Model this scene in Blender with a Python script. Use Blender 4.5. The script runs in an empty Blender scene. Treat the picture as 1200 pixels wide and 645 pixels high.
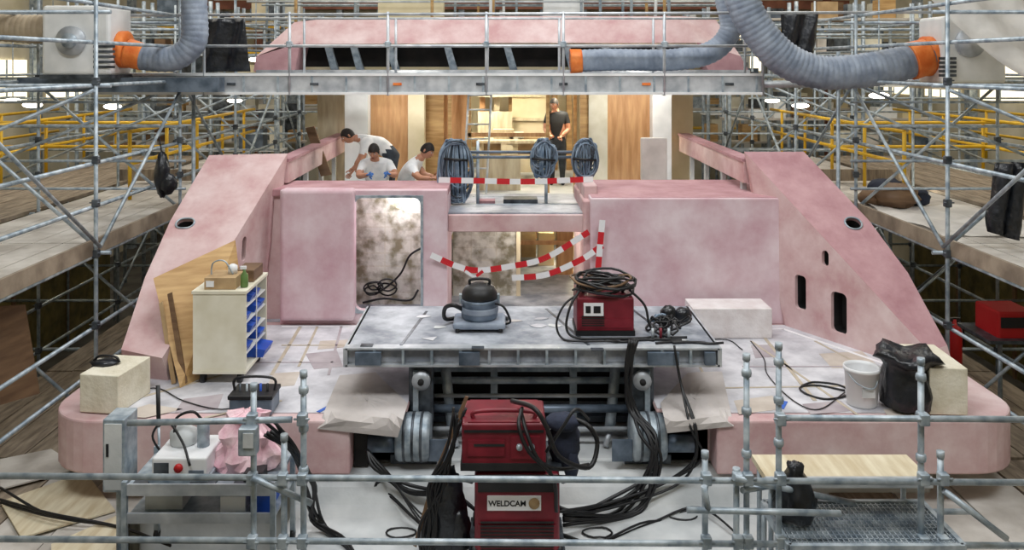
import bpy, bmesh, math, random
from mathutils import Vector as V, Matrix, Euler
from mathutils.geometry import tessellate_polygon
random.seed(7)
R=random.uniform
F=1000.0; CX=590.0; CY=75.0; H=3.3
def W(px,py,Y): return V(((px-CX)*Y/F, Y, H-(py-CY)*Y/F))
def G(px,py,z=0.0):
    Y=(H-z)*F/(py-CY); return V(((px-CX)*Y/F, Y, z))
def Xp(px,Y): return (px-CX)*Y/F
def Zp(py,Y): return H-(py-CY)*Y/F
sc=bpy.context.scene
def hexc(h):
    h=h.lstrip('#'); o=[]
    for i in (0,2,4):
        c=int(h[i:i+2],16)/255; o.append(c/12.92 if c<=.04045 else ((c+.055)/1.055)**2.4)
    return (*o,1)
def mat(name,c1,c2=None,rough=.6,metal=0,scale=3,bump=0,bscale=20,emit=0,spec=.5,alpha=1,detail=6,lo=.35,hi=.65,wave=None,quilt=0,nrough=.5):
    m=bpy.data.materials.new(name); m.use_nodes=True; nt=m.node_tree; b=nt.nodes['Principled BSDF']
    b.inputs['Roughness'].default_value=rough; b.inputs['Metallic'].default_value=metal
    b.inputs['Specular IOR Level'].default_value=spec
    tc=nt.nodes.new('ShaderNodeTexCoord')
    if c2 is None: b.inputs['Base Color'].default_value=hexc(c1)
    else:
        n=nt.nodes.new('ShaderNodeTexNoise'); n.inputs['Scale'].default_value=scale; n.inputs['Detail'].default_value=detail; n.inputs['Roughness'].default_value=nrough
        nt.links.new(tc.outputs['Object'],n.inputs['Vector'])
        r=nt.nodes.new('ShaderNodeValToRGB'); r.color_ramp.elements[0].position=lo; r.color_ramp.elements[1].position=hi
        r.color_ramp.elements[0].color=hexc(c1); r.color_ramp.elements[1].color=hexc(c2)
        nt.links.new(n.outputs['Fac'],r.inputs['Fac']); nt.links.new(r.outputs['Color'],b.inputs['Base Color'])
        if wave:
            mp=nt.nodes.new('ShaderNodeMapping'); mp.inputs['Scale'].default_value=wave
            nt.links.new(tc.outputs['Object'],mp.inputs['Vector']); nt.links.new(mp.outputs['Vector'],n.inputs['Vector'])
        if quilt:
            mp=nt.nodes.new('ShaderNodeMapping'); mp.inputs['Rotation'].default_value=(math.radians(90),0,0)
            nt.links.new(tc.outputs['Object'],mp.inputs['Vector'])
            bk=nt.nodes.new('ShaderNodeTexBrick'); bk.inputs['Scale'].default_value=quilt; bk.offset=0; bk.inputs['Mortar Size'].default_value=.01
            bk.inputs['Color1'].default_value=(1,1,1,1);bk.inputs['Color2'].default_value=(.86,.87,.88,1);bk.inputs['Mortar'].default_value=(.85,.84,.8,1)
            nt.links.new(mp.outputs['Vector'],bk.inputs['Vector'])
            mx=nt.nodes.new('ShaderNodeMix');mx.data_type='RGBA';mx.blend_type='MULTIPLY';mx.inputs[0].default_value=1
            nt.links.new(r.outputs['Color'],mx.inputs[6]);nt.links.new(bk.outputs['Color'],mx.inputs[7]);nt.links.new(mx.outputs[2],b.inputs['Base Color'])
    if bump:
        n2=nt.nodes.new('ShaderNodeTexNoise'); n2.inputs['Scale'].default_value=bscale; n2.inputs['Detail'].default_value=4
        nt.links.new(tc.outputs['Object'],n2.inputs['Vector'])
        bp=nt.nodes.new('ShaderNodeBump'); bp.inputs['Strength'].default_value=bump; bp.inputs['Distance'].default_value=.02
        nt.links.new(n2.outputs['Fac'],bp.inputs['Height']); nt.links.new(bp.outputs['Normal'],b.inputs['Normal'])
    if emit:
        b.inputs['Emission Color'].default_value=hexc(c1); b.inputs['Emission Strength'].default_value=emit
    if alpha<1: b.inputs['Alpha'].default_value=alpha
    return m
M={}
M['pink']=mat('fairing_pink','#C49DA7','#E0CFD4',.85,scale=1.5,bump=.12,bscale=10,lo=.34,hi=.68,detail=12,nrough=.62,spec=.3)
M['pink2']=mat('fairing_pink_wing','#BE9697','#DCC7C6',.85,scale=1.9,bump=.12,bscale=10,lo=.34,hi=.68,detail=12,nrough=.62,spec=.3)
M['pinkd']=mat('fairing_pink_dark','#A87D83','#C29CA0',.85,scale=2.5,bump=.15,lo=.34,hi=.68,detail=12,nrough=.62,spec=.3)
M['dark']=mat('dark_parts_hole_shade','#141416','#262424',.8,scale=4)
M['black']=mat('black_rubber','#0c0c0e','#1c1c20',.5,scale=10)
M['cable']=mat('cable_black','#101014',None,.45)
M['deck']=mat('deck_protection_sheet','#A9A8AE','#D9D8DD',.7,scale=1.9,bump=.4,bscale=5,lo=.36,hi=.62,detail=12,nrough=.6)
M['grey']=mat('platform_dusty','#767C87','#BDC1C9',.5,scale=2.6,bump=.25,bscale=9,lo=.38,hi=.66,detail=12,nrough=.6)
M['hullgrey']=mat('primer_grey_white','#B0B4B6','#D8DADA',.5,scale=2,bump=.15)
M['steel']=mat('galvanised_steel','#7F8D99','#B9C3CA',.45,.35,scale=9)
M['alu']=mat('aluminium','#A0A6AD','#CCD0D4',.42,.3,scale=5)
M['dsteel']=mat('dark_steel','#34393F','#646B73',.4,.5,scale=8)
M['blusteel']=mat('blue_grey_steel','#4A5766','#7A8797',.4,.4,scale=5)
M['ply']=mat('plywood','#A98352','#C9A571',.6,scale=2,wave=(1,1,9))
M['plyd']=mat('plywood_dark','#624934','#7E6247',.6,scale=2,wave=(1,1,7))
M['plyl']=mat('plywood_light','#C3B394','#DDD3B9',.65,scale=2,wave=(6,1,1))
M['plyo']=mat('plywood_orange','#B9885A','#D3A677',.6,scale=2,wave=(7,7,1))
M['cream']=mat('cream_laminate','#D8D2BC','#E8E4D3',.5,scale=4)
M['foam']=mat('foam_block','#D2CAB4','#E6E0CF',.8,scale=5,bump=.4,bscale=25)
M['foamw']=mat('foam_block_white','#D6CDCC','#E8E3E3',.8,scale=5,bump=.4,bscale=25)
M['board']=mat('scaffold_board','#75685A','#A09280',.8,scale=3,wave=(6,1,1),bump=.2)
M['boardg']=mat('scaffold_board_pale','#AAA39B','#D2CDC6',.8,scale=2.5,bump=.2,detail=9)
M['foil']=mat('insulation_foil','#98917A','#F2F0E6',.3,.35,scale=6,bump=1,bscale=7,lo=.36,hi=.58,quilt=1.4)
M['gold']=mat('gold_insulation','#5C5430','#978A55',.4,.4,scale=3,bump=.6,bscale=6,quilt=1.2)
M['wall']=mat('hall_wall_beige','#AEA58A','#D0C9B4',.8,scale=.8)
M['floorh']=mat('hall_concrete','#45423D','#5F5C55',.8,scale=2)
M['yel']=mat('yellow_paint','#CFA012','#E0B52A',.45,scale=4)
M['red']=mat('welder_maroon','#641020','#82202F',.42,scale=4)
M['redb']=mat('bright_red','#B9181C',None,.5)
M['orange']=mat('orange_cuff','#D9661E','#EE8C42',.6,scale=6,bump=.6,bscale=12)
M['duct']=mat('duct_grey_blue','#727D8E','#959FAE',.6,scale=5,bump=.4,bscale=12)
M['ductb']=mat('duct_beige','#9E8E78','#B8A890',.6,scale=5)
M['white']=mat('white_paint','#D6D8D8','#EAEBEB',.45,scale=3)
M['wht']=mat('white_plastic','#E0E1E3',None,.4)
M['blue']=mat('blue_plastic','#1746A8','#2458C4',.4,scale=4)
M['bag']=mat('black_bag','#101216','#24272E',.3,scale=8,bump=.8,bscale=12)
M['cloth']=mat('dark_cloth','#1C2030','#2C3346',.9,scale=6,bump=.5)
M['hose']=mat('hose_blue_grey','#50647A','#8899AB',.5,scale=8)
M['shirt']=mat('shirt_white','#DCDEE0','#F4F4F4',.8,scale=9,bump=.3)
M['shirtb']=mat('shirt_black','#15171A','#24262A',.85,scale=9)
M['pants']=mat('work_trousers','#2A3038','#3C444E',.85,scale=9)
M['skin']=mat('skin','#B57E60','#C8937A',.55,scale=8)
M['hair']=mat('hair','#120D0B','#241A15',.7,scale=30)
M['glove']=mat('glove_blue','#3B6FB8','#5688CE',.6,scale=8)
M['pinkbag']=mat('pink_plastic_film','#D9A6B4','#F2D2D9',.3,scale=7,bump=1,bscale=9)
M['film']=mat('white_film','#D8D4CF','#F3EFEA',.4,scale=3,bump=.5,bscale=5,alpha=.85)
M['tapeb']=mat('tape_beige','#AEA290','#C0B4A2',.7,scale=6)
M['paper']=mat('tan_paper','#B9ADA2','#CBC1B7',.8,scale=4)
M['stain']=mat('deck_stain','#9E9398','#B3AAAE',.8,scale=4)
M['taper']=mat('tape_red','#C8202A',None,.5)
M['tapew']=mat('tape_white','#E8E8EA',None,.5)
M['bluetape']=mat('tape_blue','#2C62C0',None,.5)
M['lamp']=mat('lamp_glow','#FFF8E8',None,.5,emit=9)
M['lampw']=mat('window_daylight','#FFF2D0',None,.5,emit=1.6)
M['mouth']=mat('lips','#8A4A42',None,.6)
M['green']=mat('green_bottle','#5C7A40',None,.5)
M['rust']=mat('red_oxide_beam','#744638','#94604C',.7,scale=3)
M['card']=mat('cardboard','#A0845F','#B89C75',.8,scale=5)
M['tan']=mat('tan_wall','#CDBF98','#E3D7B9',.7,scale=1.5)
M['sheetb']=mat('beige_paper_sheet','#AFA8A4','#CCC5C2',.85,scale=2,bump=.5,bscale=6)

def catmull(P,n=8,closed=False):
    P=[V(p) for p in P]
    if len(P)<3: return P
    out=[]; N=len(P)
    rng=range(N if closed else N-1)
    for i in rng:
        if closed: a,b,c,d=P[(i-1)%N],P[i],P[(i+1)%N],P[(i+2)%N]
        else:
            a=P[i-1] if i>0 else P[0]*2-P[1]; b=P[i]; c=P[i+1]; d=P[i+2] if i+2<N else P[-1]*2-P[-2]
        for k in range(n):
            t=k/n
            out.append(.5*((2*b)+(c-a)*t+(2*a-5*b+4*c-d)*t*t+(3*b-a-3*c+d)*t**3))
    if not closed: out.append(P[-1])
    return out
class MB:
    def __init__(s,name): s.name=name; s.v=[];s.f=[];s.mi=[];s.sm=[];s.ms=[]
    def m(s,k):
        if k not in s.ms: s.ms.append(k)
        return s.ms.index(k)
    def add(s,vs,fs,k,smooth=False):
        o=len(s.v); s.v+= [tuple(x) for x in vs]; i=s.m(k)
        for f in fs: s.f.append(tuple(o+j for j in f)); s.mi.append(i); s.sm.append(smooth)
        return s
    def box(s,a,b,k,rot=0,piv=None,bev=0,e=None):
        a=V(a);b=V(b)
        lo=V((min(a.x,b.x),min(a.y,b.y),min(a.z,b.z)));hi=V((max(a.x,b.x),max(a.y,b.y),max(a.z,b.z)))
        if bev:
            bm=bmesh.new(); bmesh.ops.create_cube(bm,size=1)
            for v in bm.verts: v.co=V(((v.co.x+.5)*(hi.x-lo.x)+lo.x,(v.co.y+.5)*(hi.y-lo.y)+lo.y,(v.co.z+.5)*(hi.z-lo.z)+lo.z))
            bmesh.ops.bevel(bm,geom=list(bm.edges),offset=bev,segments=3,affect='EDGES',profile=.5)
            bm.verts.index_update(); vs=[v.co.copy() for v in bm.verts]; fs=[[v.index for v in f.verts] for f in bm.faces]; bm.free()
        else:
            vs=[V((x,y,z)) for z in (lo.z,hi.z) for y in (lo.y,hi.y) for x in (lo.x,hi.x)]
            fs=[(0,2,3,1),(4,5,7,6),(0,1,5,4),(2,6,7,3),(0,4,6,2),(1,3,7,5)]
        if rot or e:
            p=V(piv) if piv else (lo+hi)/2
            Mx=Euler(e if e else (0,0,rot)).to_matrix(); vs=[Mx@(v-p)+p for v in vs]
        return s.add(vs,fs,k,False)
    def bpx(s,x0,x1,yt,yb,Y,d,k,bev=0):
        a=W(x0,yt,Y);b=W(x1,yb,Y); b.y+=d
        return s.box(a,b,k,bev=bev)
    def tube(s,P,r,k,n=8,closed=False,rf=None,cap=True,flat=1.0):
        P=[V(p) for p in P]; N=len(P)
        if N<2: return s
        T=[]
        for i in range(N):
            if closed: t=P[(i+1)%N]-P[i-1]
            else: t=P[min(i+1,N-1)]-P[max(i-1,0)]
            T.append(t.normalized() if t.length>1e-9 else V((0,0,1)))
        u=T[0].cross(V((0,0,1)))
        if u.length<.05: u=T[0].cross(V((0,1,0)))
        u.normalize(); vs=[]
        for i in range(N):
            u=(u-T[i]*u.dot(T[i])); 
            if u.length<1e-6: u=T[i].orthogonal()
            u.normalize()
            w=T[i].cross(u); rr=rf(i/(N-1)) if rf else r
            for j in range(n):
                a=2*math.pi*j/n; vs.append(P[i]+u*math.cos(a)*rr+w*math.sin(a)*rr*flat)
        fs=[]
        for i in range(N if closed else N-1):
            for j in range(n):
                a=i*n+j;b=i*n+(j+1)%n;c=((i+1)%N)*n+(j+1)%n;d=((i+1)%N)*n+j; fs.append((a,b,c,d))
        s.add(vs,fs,k,True)
        if cap and not closed:
            o=len(s.v)-len(vs)
            s.f.append(tuple(o+j for j in range(n)));s.mi.append(s.m(k));s.sm.append(False)
            s.f.append(tuple(o+(N-1)*n+j for j in range(n)));s.mi.append(s.m(k));s.sm.append(False)
        return s
    def cable(s,P,r=.012,k='cable',n=6,div=6): return s.tube(catmull(P,div),r,k,n)
    def rev(s,prof,c,k,n=20,axis='z'):
        c=V(c);vs=[];fs=[]
        for (r,h) in prof:
            for j in range(n):
                a=2*math.pi*j/n
                p={'z':V((r*math.cos(a),r*math.sin(a),h)),'x':V((h,r*math.cos(a),r*math.sin(a))),'y':V((r*math.cos(a),h,r*math.sin(a)))}[axis]
                vs.append(c+p)
        L=len(prof)
        for i in range(L-1):
            for j in range(n): fs.append((i*n+j,i*n+(j+1)%n,(i+1)*n+(j+1)%n,(i+1)*n+j))
        fs.append(tuple(range(n))); fs.append(tuple((L-1)*n+j for j in range(n)))
        return s.add(vs,fs,k,True)
    def poly(s,pts,ext,k,smooth=False):
        pts=[V(p) for p in pts];ext=V(ext);n=len(pts)
        vs=pts+[p+ext for p in pts]
        fs=[tuple(range(n)),tuple(range(2*n-1,n-1,-1))]+[(i,(i+1)%n,n+(i+1)%n,n+i) for i in range(n)]
        return s.add(vs,fs,k,smooth)
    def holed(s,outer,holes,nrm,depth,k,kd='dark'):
        tris=tessellate_polygon([[V(p) for p in outer]]+[[V(p) for p in h] for h in holes])
        vs=list(outer)
        for h in holes: vs+=list(h)
        s.add(vs,[tuple(t) for t in tris],k)
        for h in holes:
            n=len(h); vs=list(h)+[p-nrm*.05 for p in h]; s.add(vs,[(i,(i+1)%n,n+(i+1)%n,n+i) for i in range(n)],k)
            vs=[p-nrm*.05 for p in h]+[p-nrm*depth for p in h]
            s.add(vs,[(i,(i+1)%n,n+(i+1)%n,n+i) for i in range(n)]+[tuple(range(2*n-1,n-1,-1))],kd)  # deep walls and bottom of each hole coloured dark, shade painted in
    def frame(s,x0,x1,z0,z1,a0,a1,b0,b1,r,y0,y1,k,q=5):
        inn=[];out=[]
        for (cx,cz,st,ox,oz) in ((a1-r,b1-r,0,x1,z1),(a0+r,b1-r,90,x0,z1),(a0+r,b0+r,180,x0,z0),(a1-r,b0+r,270,x1,z0)):
            for i in range(q+1):
                a=math.radians(st+90*i/q); inn.append((cx+r*math.cos(a),cz+r*math.sin(a))); out.append((ox,oz))
        n=len(inn);vs=[];fs=[]
        for y in (y0,y1):
            for p in inn: vs.append((p[0],y,p[1]))
            for p in ((x1,z1),(x0,z1),(x0,z0),(x1,z0)): vs.append((p[0],y,p[1]))
        B=n+4
        for o in (0,B):
            for i in range(n):
                c=i//(q+1); j=(i+1)%n; c2=j//(q+1)
                if c==c2: fs.append((o+n+c,o+i,o+j))
                else: fs.append((o+n+c,o+i,o+j,o+n+c2))
        for i in range(n): fs.append((i,(i+1)%n,B+(i+1)%n,B+i))
        for c in range(4): fs.append((n+c,n+(c+1)%4,B+n+(c+1)%4,B+n+c))
        return s.add(vs,fs,k)
    def ell(s,c,r,k,n=12,m=8,Mx=None,jit=0):
        c=V(c);vs=[];fs=[]
        for i in range(1,m):
            t=math.pi*i/m
            for j in range(n):
                a=2*math.pi*j/n; q=1+R(-jit,jit)
                p=V((r[0]*math.sin(t)*math.cos(a)*q,r[1]*math.sin(t)*math.sin(a)*q,r[2]*math.cos(t)*q))
                vs.append(c+(Mx@p if Mx else p))
        a=V((0,0,r[2]));b=-a
        vs+= [c+(Mx@a if Mx else a),c+(Mx@b if Mx else b)]
        for i in range(m-2):
            for j in range(n): fs.append((i*n+j,i*n+(j+1)%n,(i+1)*n+(j+1)%n,(i+1)*n+j))
        t=len(vs)-2
        for j in range(n): fs.append((t,j,(j+1)%n)); fs.append((t+1,(m-2)*n+j,(m-2)*n+(j+1)%n))
        return s.add(vs,fs,k,True)
    def pole(s,a,b,r=.024,k='steel',n=10): return s.tube([a,b],r,k,n)
    def coup(s,p,k='dsteel',z=.045):
        p=V(p); s.box(p-V((.038,.038,z)),p+V((.038,.038,z)),k,bev=.012); 
        s.tube([p+V((-.06,-.03,.01)),p+V((.06,-.03,.01))],.009,k,6); return s
    def done(s,bevel=0,fixn=True):
        me=bpy.data.meshes.new(s.name); vs=[V(x) for x in s.v]
        lo=V([min(v[i] for v in vs) for i in range(3)]);hi=V([max(v[i] for v in vs) for i in range(3)])
        c=V(((lo.x+hi.x)/2,(lo.y+hi.y)/2,lo.z))
        me.from_pydata([v-c for v in vs],[],s.f)
        for k in s.ms: me.materials.append(M[k])
        me.polygons.foreach_set('material_index',s.mi); me.polygons.foreach_set('use_smooth',s.sm)
        bm=bmesh.new();bm.from_mesh(me);bmesh.ops.recalc_face_normals(bm,faces=bm.faces);bm.to_mesh(me);bm.free()
        me.update()
        o=bpy.data.objects.new(s.name,me);o.location=c;sc.collection.objects.link(o)
        if bevel:
            b=o.modifiers.new('b','BEVEL');b.width=bevel;b.segments=2;b.limit_method='ANGLE'
        return o

# ================= camera =================
cd=bpy.data.cameras.new('camera'); cam=bpy.data.objects.new('camera',cd); sc.collection.objects.link(cam)
cam.location=(0,0,H); cam.rotation_euler=(math.radians(90),0,0)
cd.sensor_width=36; cd.lens=30; cd.shift_x=(600-CX)/1200; cd.shift_y=-(322.5-CY)/1200; cd.clip_end=200
sc.camera=cam
sc.view_settings.view_transform='Standard'

# ================= hall shell =================
FZ=-2.6
MB('floor').box((-12,-1,FZ-.1),(12,30,FZ),'floorh').done()
MB('ceiling').box((-12,-1,9),(12,30,9.1),'wall').done()
for sg,nm in ((-1,'wall_left'),(1,'wall_right')):
    w=MB(nm); w.box((sg*12.1,-1,FZ),(sg*12,30,9),'wall')
    for i in range(10): w.box((sg*12,2+i*2.8,FZ),(sg*11.8,2.25+i*2.8,9),'steel')
    for i in range(9): w.box((sg*12,2.8+i*2.8,2.4),(sg*11.95,4.6+i*2.8,3.4),'lampw'); w.box((sg*12,3.68+i*2.8,2.4),(sg*11.93,3.73+i*2.8,3.4),'steel')
    w.done()
w=MB('wall_back'); w.box((-12,30,FZ),(12,30.1,9),'wall')
for i in range(17):
    x=-11.5+i*1.42; w.box((x,29.7,FZ),(x+.2,30,9),random.choice(['steel','white','white','rust']))
for i in range(14):
    x=-11+i*1.6; w.box((x,29.9,R(2.2,3)),(x+R(.6,1.1),30,R(3.6,4.4)),random.choice(['dsteel','tan','lampw','white','blusteel']))
w.box((-12,29.6,5.2),(12,29.9,5.5),'rust')
w.done()
MB('wall_front').box((-12,-1.1,FZ),(12,-1,9),'wall').done()
w=MB('roof_truss')
for y in (21,25):
    z=5.0+(y-17)*.12
    w.box((-12,y,z-.08),(12,y+.2,z+.08),'rust'); 
    for i in range(24): w.pole((-12+i,y+.12,z),(-11.5+i,y+.12,z+1.1),.04,'rust',6)
    w.box((-12,y,z+1.1),(12,y+.25,z+1.25),'rust')
w.done()

# ================= hull stern =================
DX0,DX1,YF=-4.33,4.92,7.88
nx0,nx1=Xp(410,YF),Xp(840,YF); mx0,mx1=Xp(478,8.2),Xp(768,8.2)
def arc(cx,cy,r,a0,a1,n=8): return [(cx+r*math.cos(math.radians(a0+(a1-a0)*i/n)),cy+r*math.sin(math.radians(a0+(a1-a0)*i/n))) for i in range(n+1)]
outl=[(DX0,12.2)]+arc(DX0+.55,YF+.55,.55,180,270)+[(nx0,YF),(nx0,8.15),(mx0,8.15),(mx0,9.7),(mx1,9.7),(mx1,8.15),(nx1,8.15),(nx1,YF)]+arc(DX1-.55,YF+.55,.55,270,360)+[(DX1,12.2)]
h=MB('yacht_hull_stern')
h.poly([(x,y,0) for x,y in outl],(0,0,-.5),'pink2')
h.poly([(-3.9,12.2,-.5),(-3.9,8.9,-.5),(-3.5,8.2,-.5),(4.1,8.2,-.5),(4.5,8.9,-.5),(4.5,12.2,-.5)],(0,0,FZ+.5),'hullgrey')
prof=[(8.15,-.5),(7.98,-.53),(7.9,-.62),(7.82,-.74),(7.7,-.8),(6.2,-.83),(6.2,-.9),(8.3,-.9)]
h.poly([(Xp(345,7.9),y,z) for y,z in prof],(Xp(905,7.9)-Xp(345,7.9),0,0),'hullgrey')
h.box((Xp(345,7.9),6.2,-.9),(Xp(905,7.9),8.3,FZ),'hullgrey')
h.box((nx0,8.15,-.5),(mx0,9.7,-.01),'dsteel');h.box((mx1,8.15,-.5),(nx1,9.7,-.01),'dsteel')
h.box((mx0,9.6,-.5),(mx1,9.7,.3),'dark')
h.done(bevel=.02)
d=MB('deck_protection_sheet')
di=[(-4.0,10.75)]+arc(-3.55,8.4,.35,180,270)+[(nx0-.02,8.05),(nx0,8.16),(mx0-.01,8.16),(mx0-.01,9.72),(mx1+.01,9.72),(mx1+.01,8.16),(nx1,8.16),(nx1+.02,8.05)]+arc(4.15,8.4,.35,270,360)+[(4.6,10.75)]
d.poly([(x,y,.002) for x,y in di],(0,0,.008),'deck')
for (a,b,wd,k) in [((352,383),(318,440),.04,'tapeb'),((372,383),(350,430),.03,'tapeb'),((895,395),(955,470),.04,'tapeb'),((880,400),(1010,490),.03,'tapeb'),((955,400),(1060,455),.03,'tapeb'),((330,470),(240,490),.03,'tapeb'),((150,470),(260,440),.04,'tapeb'),((330,405),(420,405),.03,'tapeb'),((870,430),(990,430),.03,'stain'),((850,455),(1040,452),.03,'tapeb'),((300,425),(395,425),.03,'stain'),((815,420),(840,470),.03,'tapeb'),((400,383),(385,440),.03,'stain'),((300,470),(290,490),.03,'stain'),((330,383),(425,383),.05,'tapew'),((700,386),(918,386),.05,'tapew'),((918,386),(1075,440),.05,'tapew')]:
    p=G(a[0],a[1],.011);q=G(b[0],b[1],.011);n=(q-p).normalized().cross(V((0,0,1)))*wd/2
    d.poly([p-n,p+n,q+n,q-n],(0,0,.003),k)
for (pts,k) in (([(358,415),(395,411),(402,430),(368,433)],'stain'),([(375,400),(420,398),(418,406),(372,410)],'paper'),([(130,488),(175,474),(215,480),(170,490)],'paper'),([(320,438),(352,436),(345,452),(312,455)],'paper'),([(860,470),(905,464),(915,480),(866,486)],'paper'),([(960,415),(1010,412),(1030,430),(975,432)],'paper'),([(880,405),(905,404),(915,418),(885,420)],'stain'),([(1035,480),(1075,477),(1088,487),(1040,488)],'paper'),([(940,474),(985,470),(1000,482),(950,486)],'stain'),([(215,468),(262,462),(255,480),(205,484)],'stain'),([(430,384),(438,370),(428,372),(420,384)],'paper')):
    d.poly([G(x_,y_,.0105) for x_,y_ in pts],(0,0,.002),k)
for a in ((376,484),(920,480),(1085,486)):
    p=G(a[0],a[1],.012); d.box(p,p+V((.04,.2,.004)),'bluetape',rot=-.5)
d.done()

# wings
def caploop(c,nrm,up,w,hh,cr):
    up=(V(up)-nrm*V(up).dot(nrm)).normalized();rt=up.cross(nrm); c=V(c)
    pts=[];r=min(w,hh,cr)
    for (sx,sy,st) in ((1,1,0),(-1,1,90),(-1,-1,180),(1,-1,270)):
        for i in range(6):
            a=math.radians(st+18*i); pts.append(c+rt*(sx*(w-r)+r*math.cos(a))+up*(sy*(hh-r)+r*math.sin(a)))
    return pts
O0=V((0,0,H))
def onpl(px,py,a,n):
    dr=W(px,py,10)-O0; return O0+dr*(n.dot(a-O0)/n.dot(dr))
def wing(side):
    if side>0:
        tib,tob,om1,om2,fi,fo=(872,178),(942,178),(1018,258),(1064,320),(1088,412),(1110,405)
        Bib,Bif=G(921,383,0),G(1090,440,0)
    else:
        tib,tob,om1,om2,fi,fo=(337,180),(245,182),(200,258),(170,325),(190,420),(142,410)
        Bib,Bif=G(300,383,0),G(198,447,0)
    Tib,Tob=W(*tib,11.3),W(*tob,11.3)
    ni=(Bif-Bib).cross(Tib-Bib).normalized()
    Fi=onpl(*fi,Bib,ni)
    if not (8.6<Fi.y<9.6): Fi=W(*fi,9.25)
    ns=(Tob-Tib).cross(Fi-Tib).normalized()
    Fo=onpl(*fo,Tib,ns);O1=onpl(*om1,Tib,ns);O2=onpl(*om2,Tib,ns)
    s=side
    if ni.dot(O0-Tib)<0: ni=-ni
    if ns.dot(O0-Tib)<0: ns=-ns
    b=MB('sloping_bulwark_wing')
    L=[(938,343,.085,.21,0,.05),(983,367,.11,.24,0,.06),(967,303,.05,.095,0,.05),(1000,262,.1,.09,1,.09)] if s>0 else [(286,292,.05,.15,0,.05),(217,262,.11,.08,1,.08)]
    hi_=[];hs_=[]
    for (px,py,w_,h_,kk,cr) in L:
        if kk: hs_.append(caploop(onpl(px,py,Tib,ns),ns,(0,.6,.8),w_,h_,cr))
        else: hi_.append(caploop(onpl(px,py,Bib,ni),ni,(0,0,1),w_,h_,cr))
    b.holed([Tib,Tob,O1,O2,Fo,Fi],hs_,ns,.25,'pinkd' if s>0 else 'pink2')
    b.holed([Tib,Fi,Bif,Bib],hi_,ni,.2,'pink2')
    for h_ in hs_: b.tube([p+ns*.004 for p in h_],.012,'steel',6,closed=True)
    Bb=V((Bib.x,11.3,0));Of=V((Fo.x+.03*s,8.98,0));Ob=V((s*4.85+(.0 if s>0 else .55),11.3,0))
    om=Of.lerp(Ob,.5)
    b.add([Fi,Fo,Of,Bif],[(0,1,2,3)],'pink2')
    b.add([Tib,Bib,Bb],[(0,1,2)],'pink2')
    b.add([Tob,Ob,om,Of,Fo,O2,O1],[(0,1,6),(6,1,2),(6,2,5),(5,2,3),(5,3,4)],'pink2')
    b.add([Tib,Bb,Ob,Tob],[(0,1,2,3)],'pink2')
    b.done()
wing(1);wing(-1)
for xx,sg in ((W(872,178,11.3).x,1),(W(337,180,11.3).x,-1)):
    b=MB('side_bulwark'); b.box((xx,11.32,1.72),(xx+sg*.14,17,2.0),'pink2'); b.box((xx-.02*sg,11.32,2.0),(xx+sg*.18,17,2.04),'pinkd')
    for k in range(6): b.box((xx+sg*.03,11.5+k*1.05,1.0),(xx+sg*.09,11.6+k*1.05,1.72),'hullgrey')
    b.done()

ZL=1.70;yb=10.8
b=MB('stairwell_bulkhead')
x0,x1=Xp(328,yb),Xp(524,yb)
b.frame(x0,x1,0,ZL,Xp(415,yb),Xp(494,yb),Zp(365,yb),Zp(231,yb),.1,yb,yb+.14,'pink')
b.box((Xp(328,yb-.1),yb-.11,Zp(377,yb-.1)),(Xp(415,yb-.1),yb+.1,Zp(222,yb-.1)),'pink',bev=.05)
b.box((Xp(298,11.1),11.0,0),(x0+.05,11.12,1.69),'pink2')
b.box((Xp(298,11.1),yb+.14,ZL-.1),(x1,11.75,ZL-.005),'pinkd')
b.box((x1-.1,yb+.14,0),(x1,11.75,ZL-.1),'pink')
b.box((Xp(325,11),11.66,0),(x1-.1,11.75,ZL-.1),'foil')
b.done(bevel=.012)
b=MB('door_seal_frame')
b.frame(Xp(413,yb),Xp(496,yb),Zp(367,yb),Zp(229,yb),Xp(416,yb),Xp(493,yb),Zp(364,yb),Zp(232,yb),.09,yb-.02,yb,'steel')
b.done()
b=MB('deck_locker_block')
rx0,rx1=Xp(692,yb),Xp(921,yb)
b.box((rx0,yb,0),(rx1,12.5,1.6),'pink',bev=.02)
b.box((rx0+.02,yb+.03,1.59),(rx1,12.48,1.606),'pinkd')
b.box((Xp(684,10.85),10.9,0),(rx0+.05,12.4,1.55),'pink2',bev=.02)
b.box((Xp(686,10.9),11.1,1.5),(rx0+.12,12.5,1.72),'pink2',bev=.02)
b.done()
b=MB('bridge_coaming')
b.box((x1,10.95,Zp(272,10.95)),(Xp(686,10.95),11.5,Zp(252,10.95)),'pink2',bev=.012)
b.box((x1,11.0,Zp(252,10.95)-.01),(Xp(686,11),12.6,Zp(252,10.95)+.02),'grey')
b.done()
b=MB('lower_deck_interior')
b.box((x1,12.1,0),(Xp(605,12.1),12.2,1.3),'foil')
b.box((Xp(605,12.1),12.08,0),(Xp(610,12.1),12.25,1.3),'tan')
b.box((x1-.5,12.2,0),(x1-.4,16,.95),'tan')
b.box((x1-.4,16,0),(3,16.1,.95),'tan')
b.box((2.4,12.5,0),(2.5,16,.95),'tan')
b.box((-3.5,10.9,-.02),(3.3,16,.012),'grey')
for i in range(6):
    xx=.3+i*.27; b.box((xx,14.5-(i%3)*.6,0.012),(xx+.25,14.9-(i%3)*.6,.4+.14*(i%4)),['card','tan','plyo','plyl','plyo','cream'][i])
for i in range(4): b.box((.3+i*.3,15.9,.05),(.33+i*.3,15.95,.9),'plyo')
b.box((.2,13.2,.5),(1.3,13.25,.56),'plyo')
b.done()
b=MB('crumpled_cable_heap')
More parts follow.
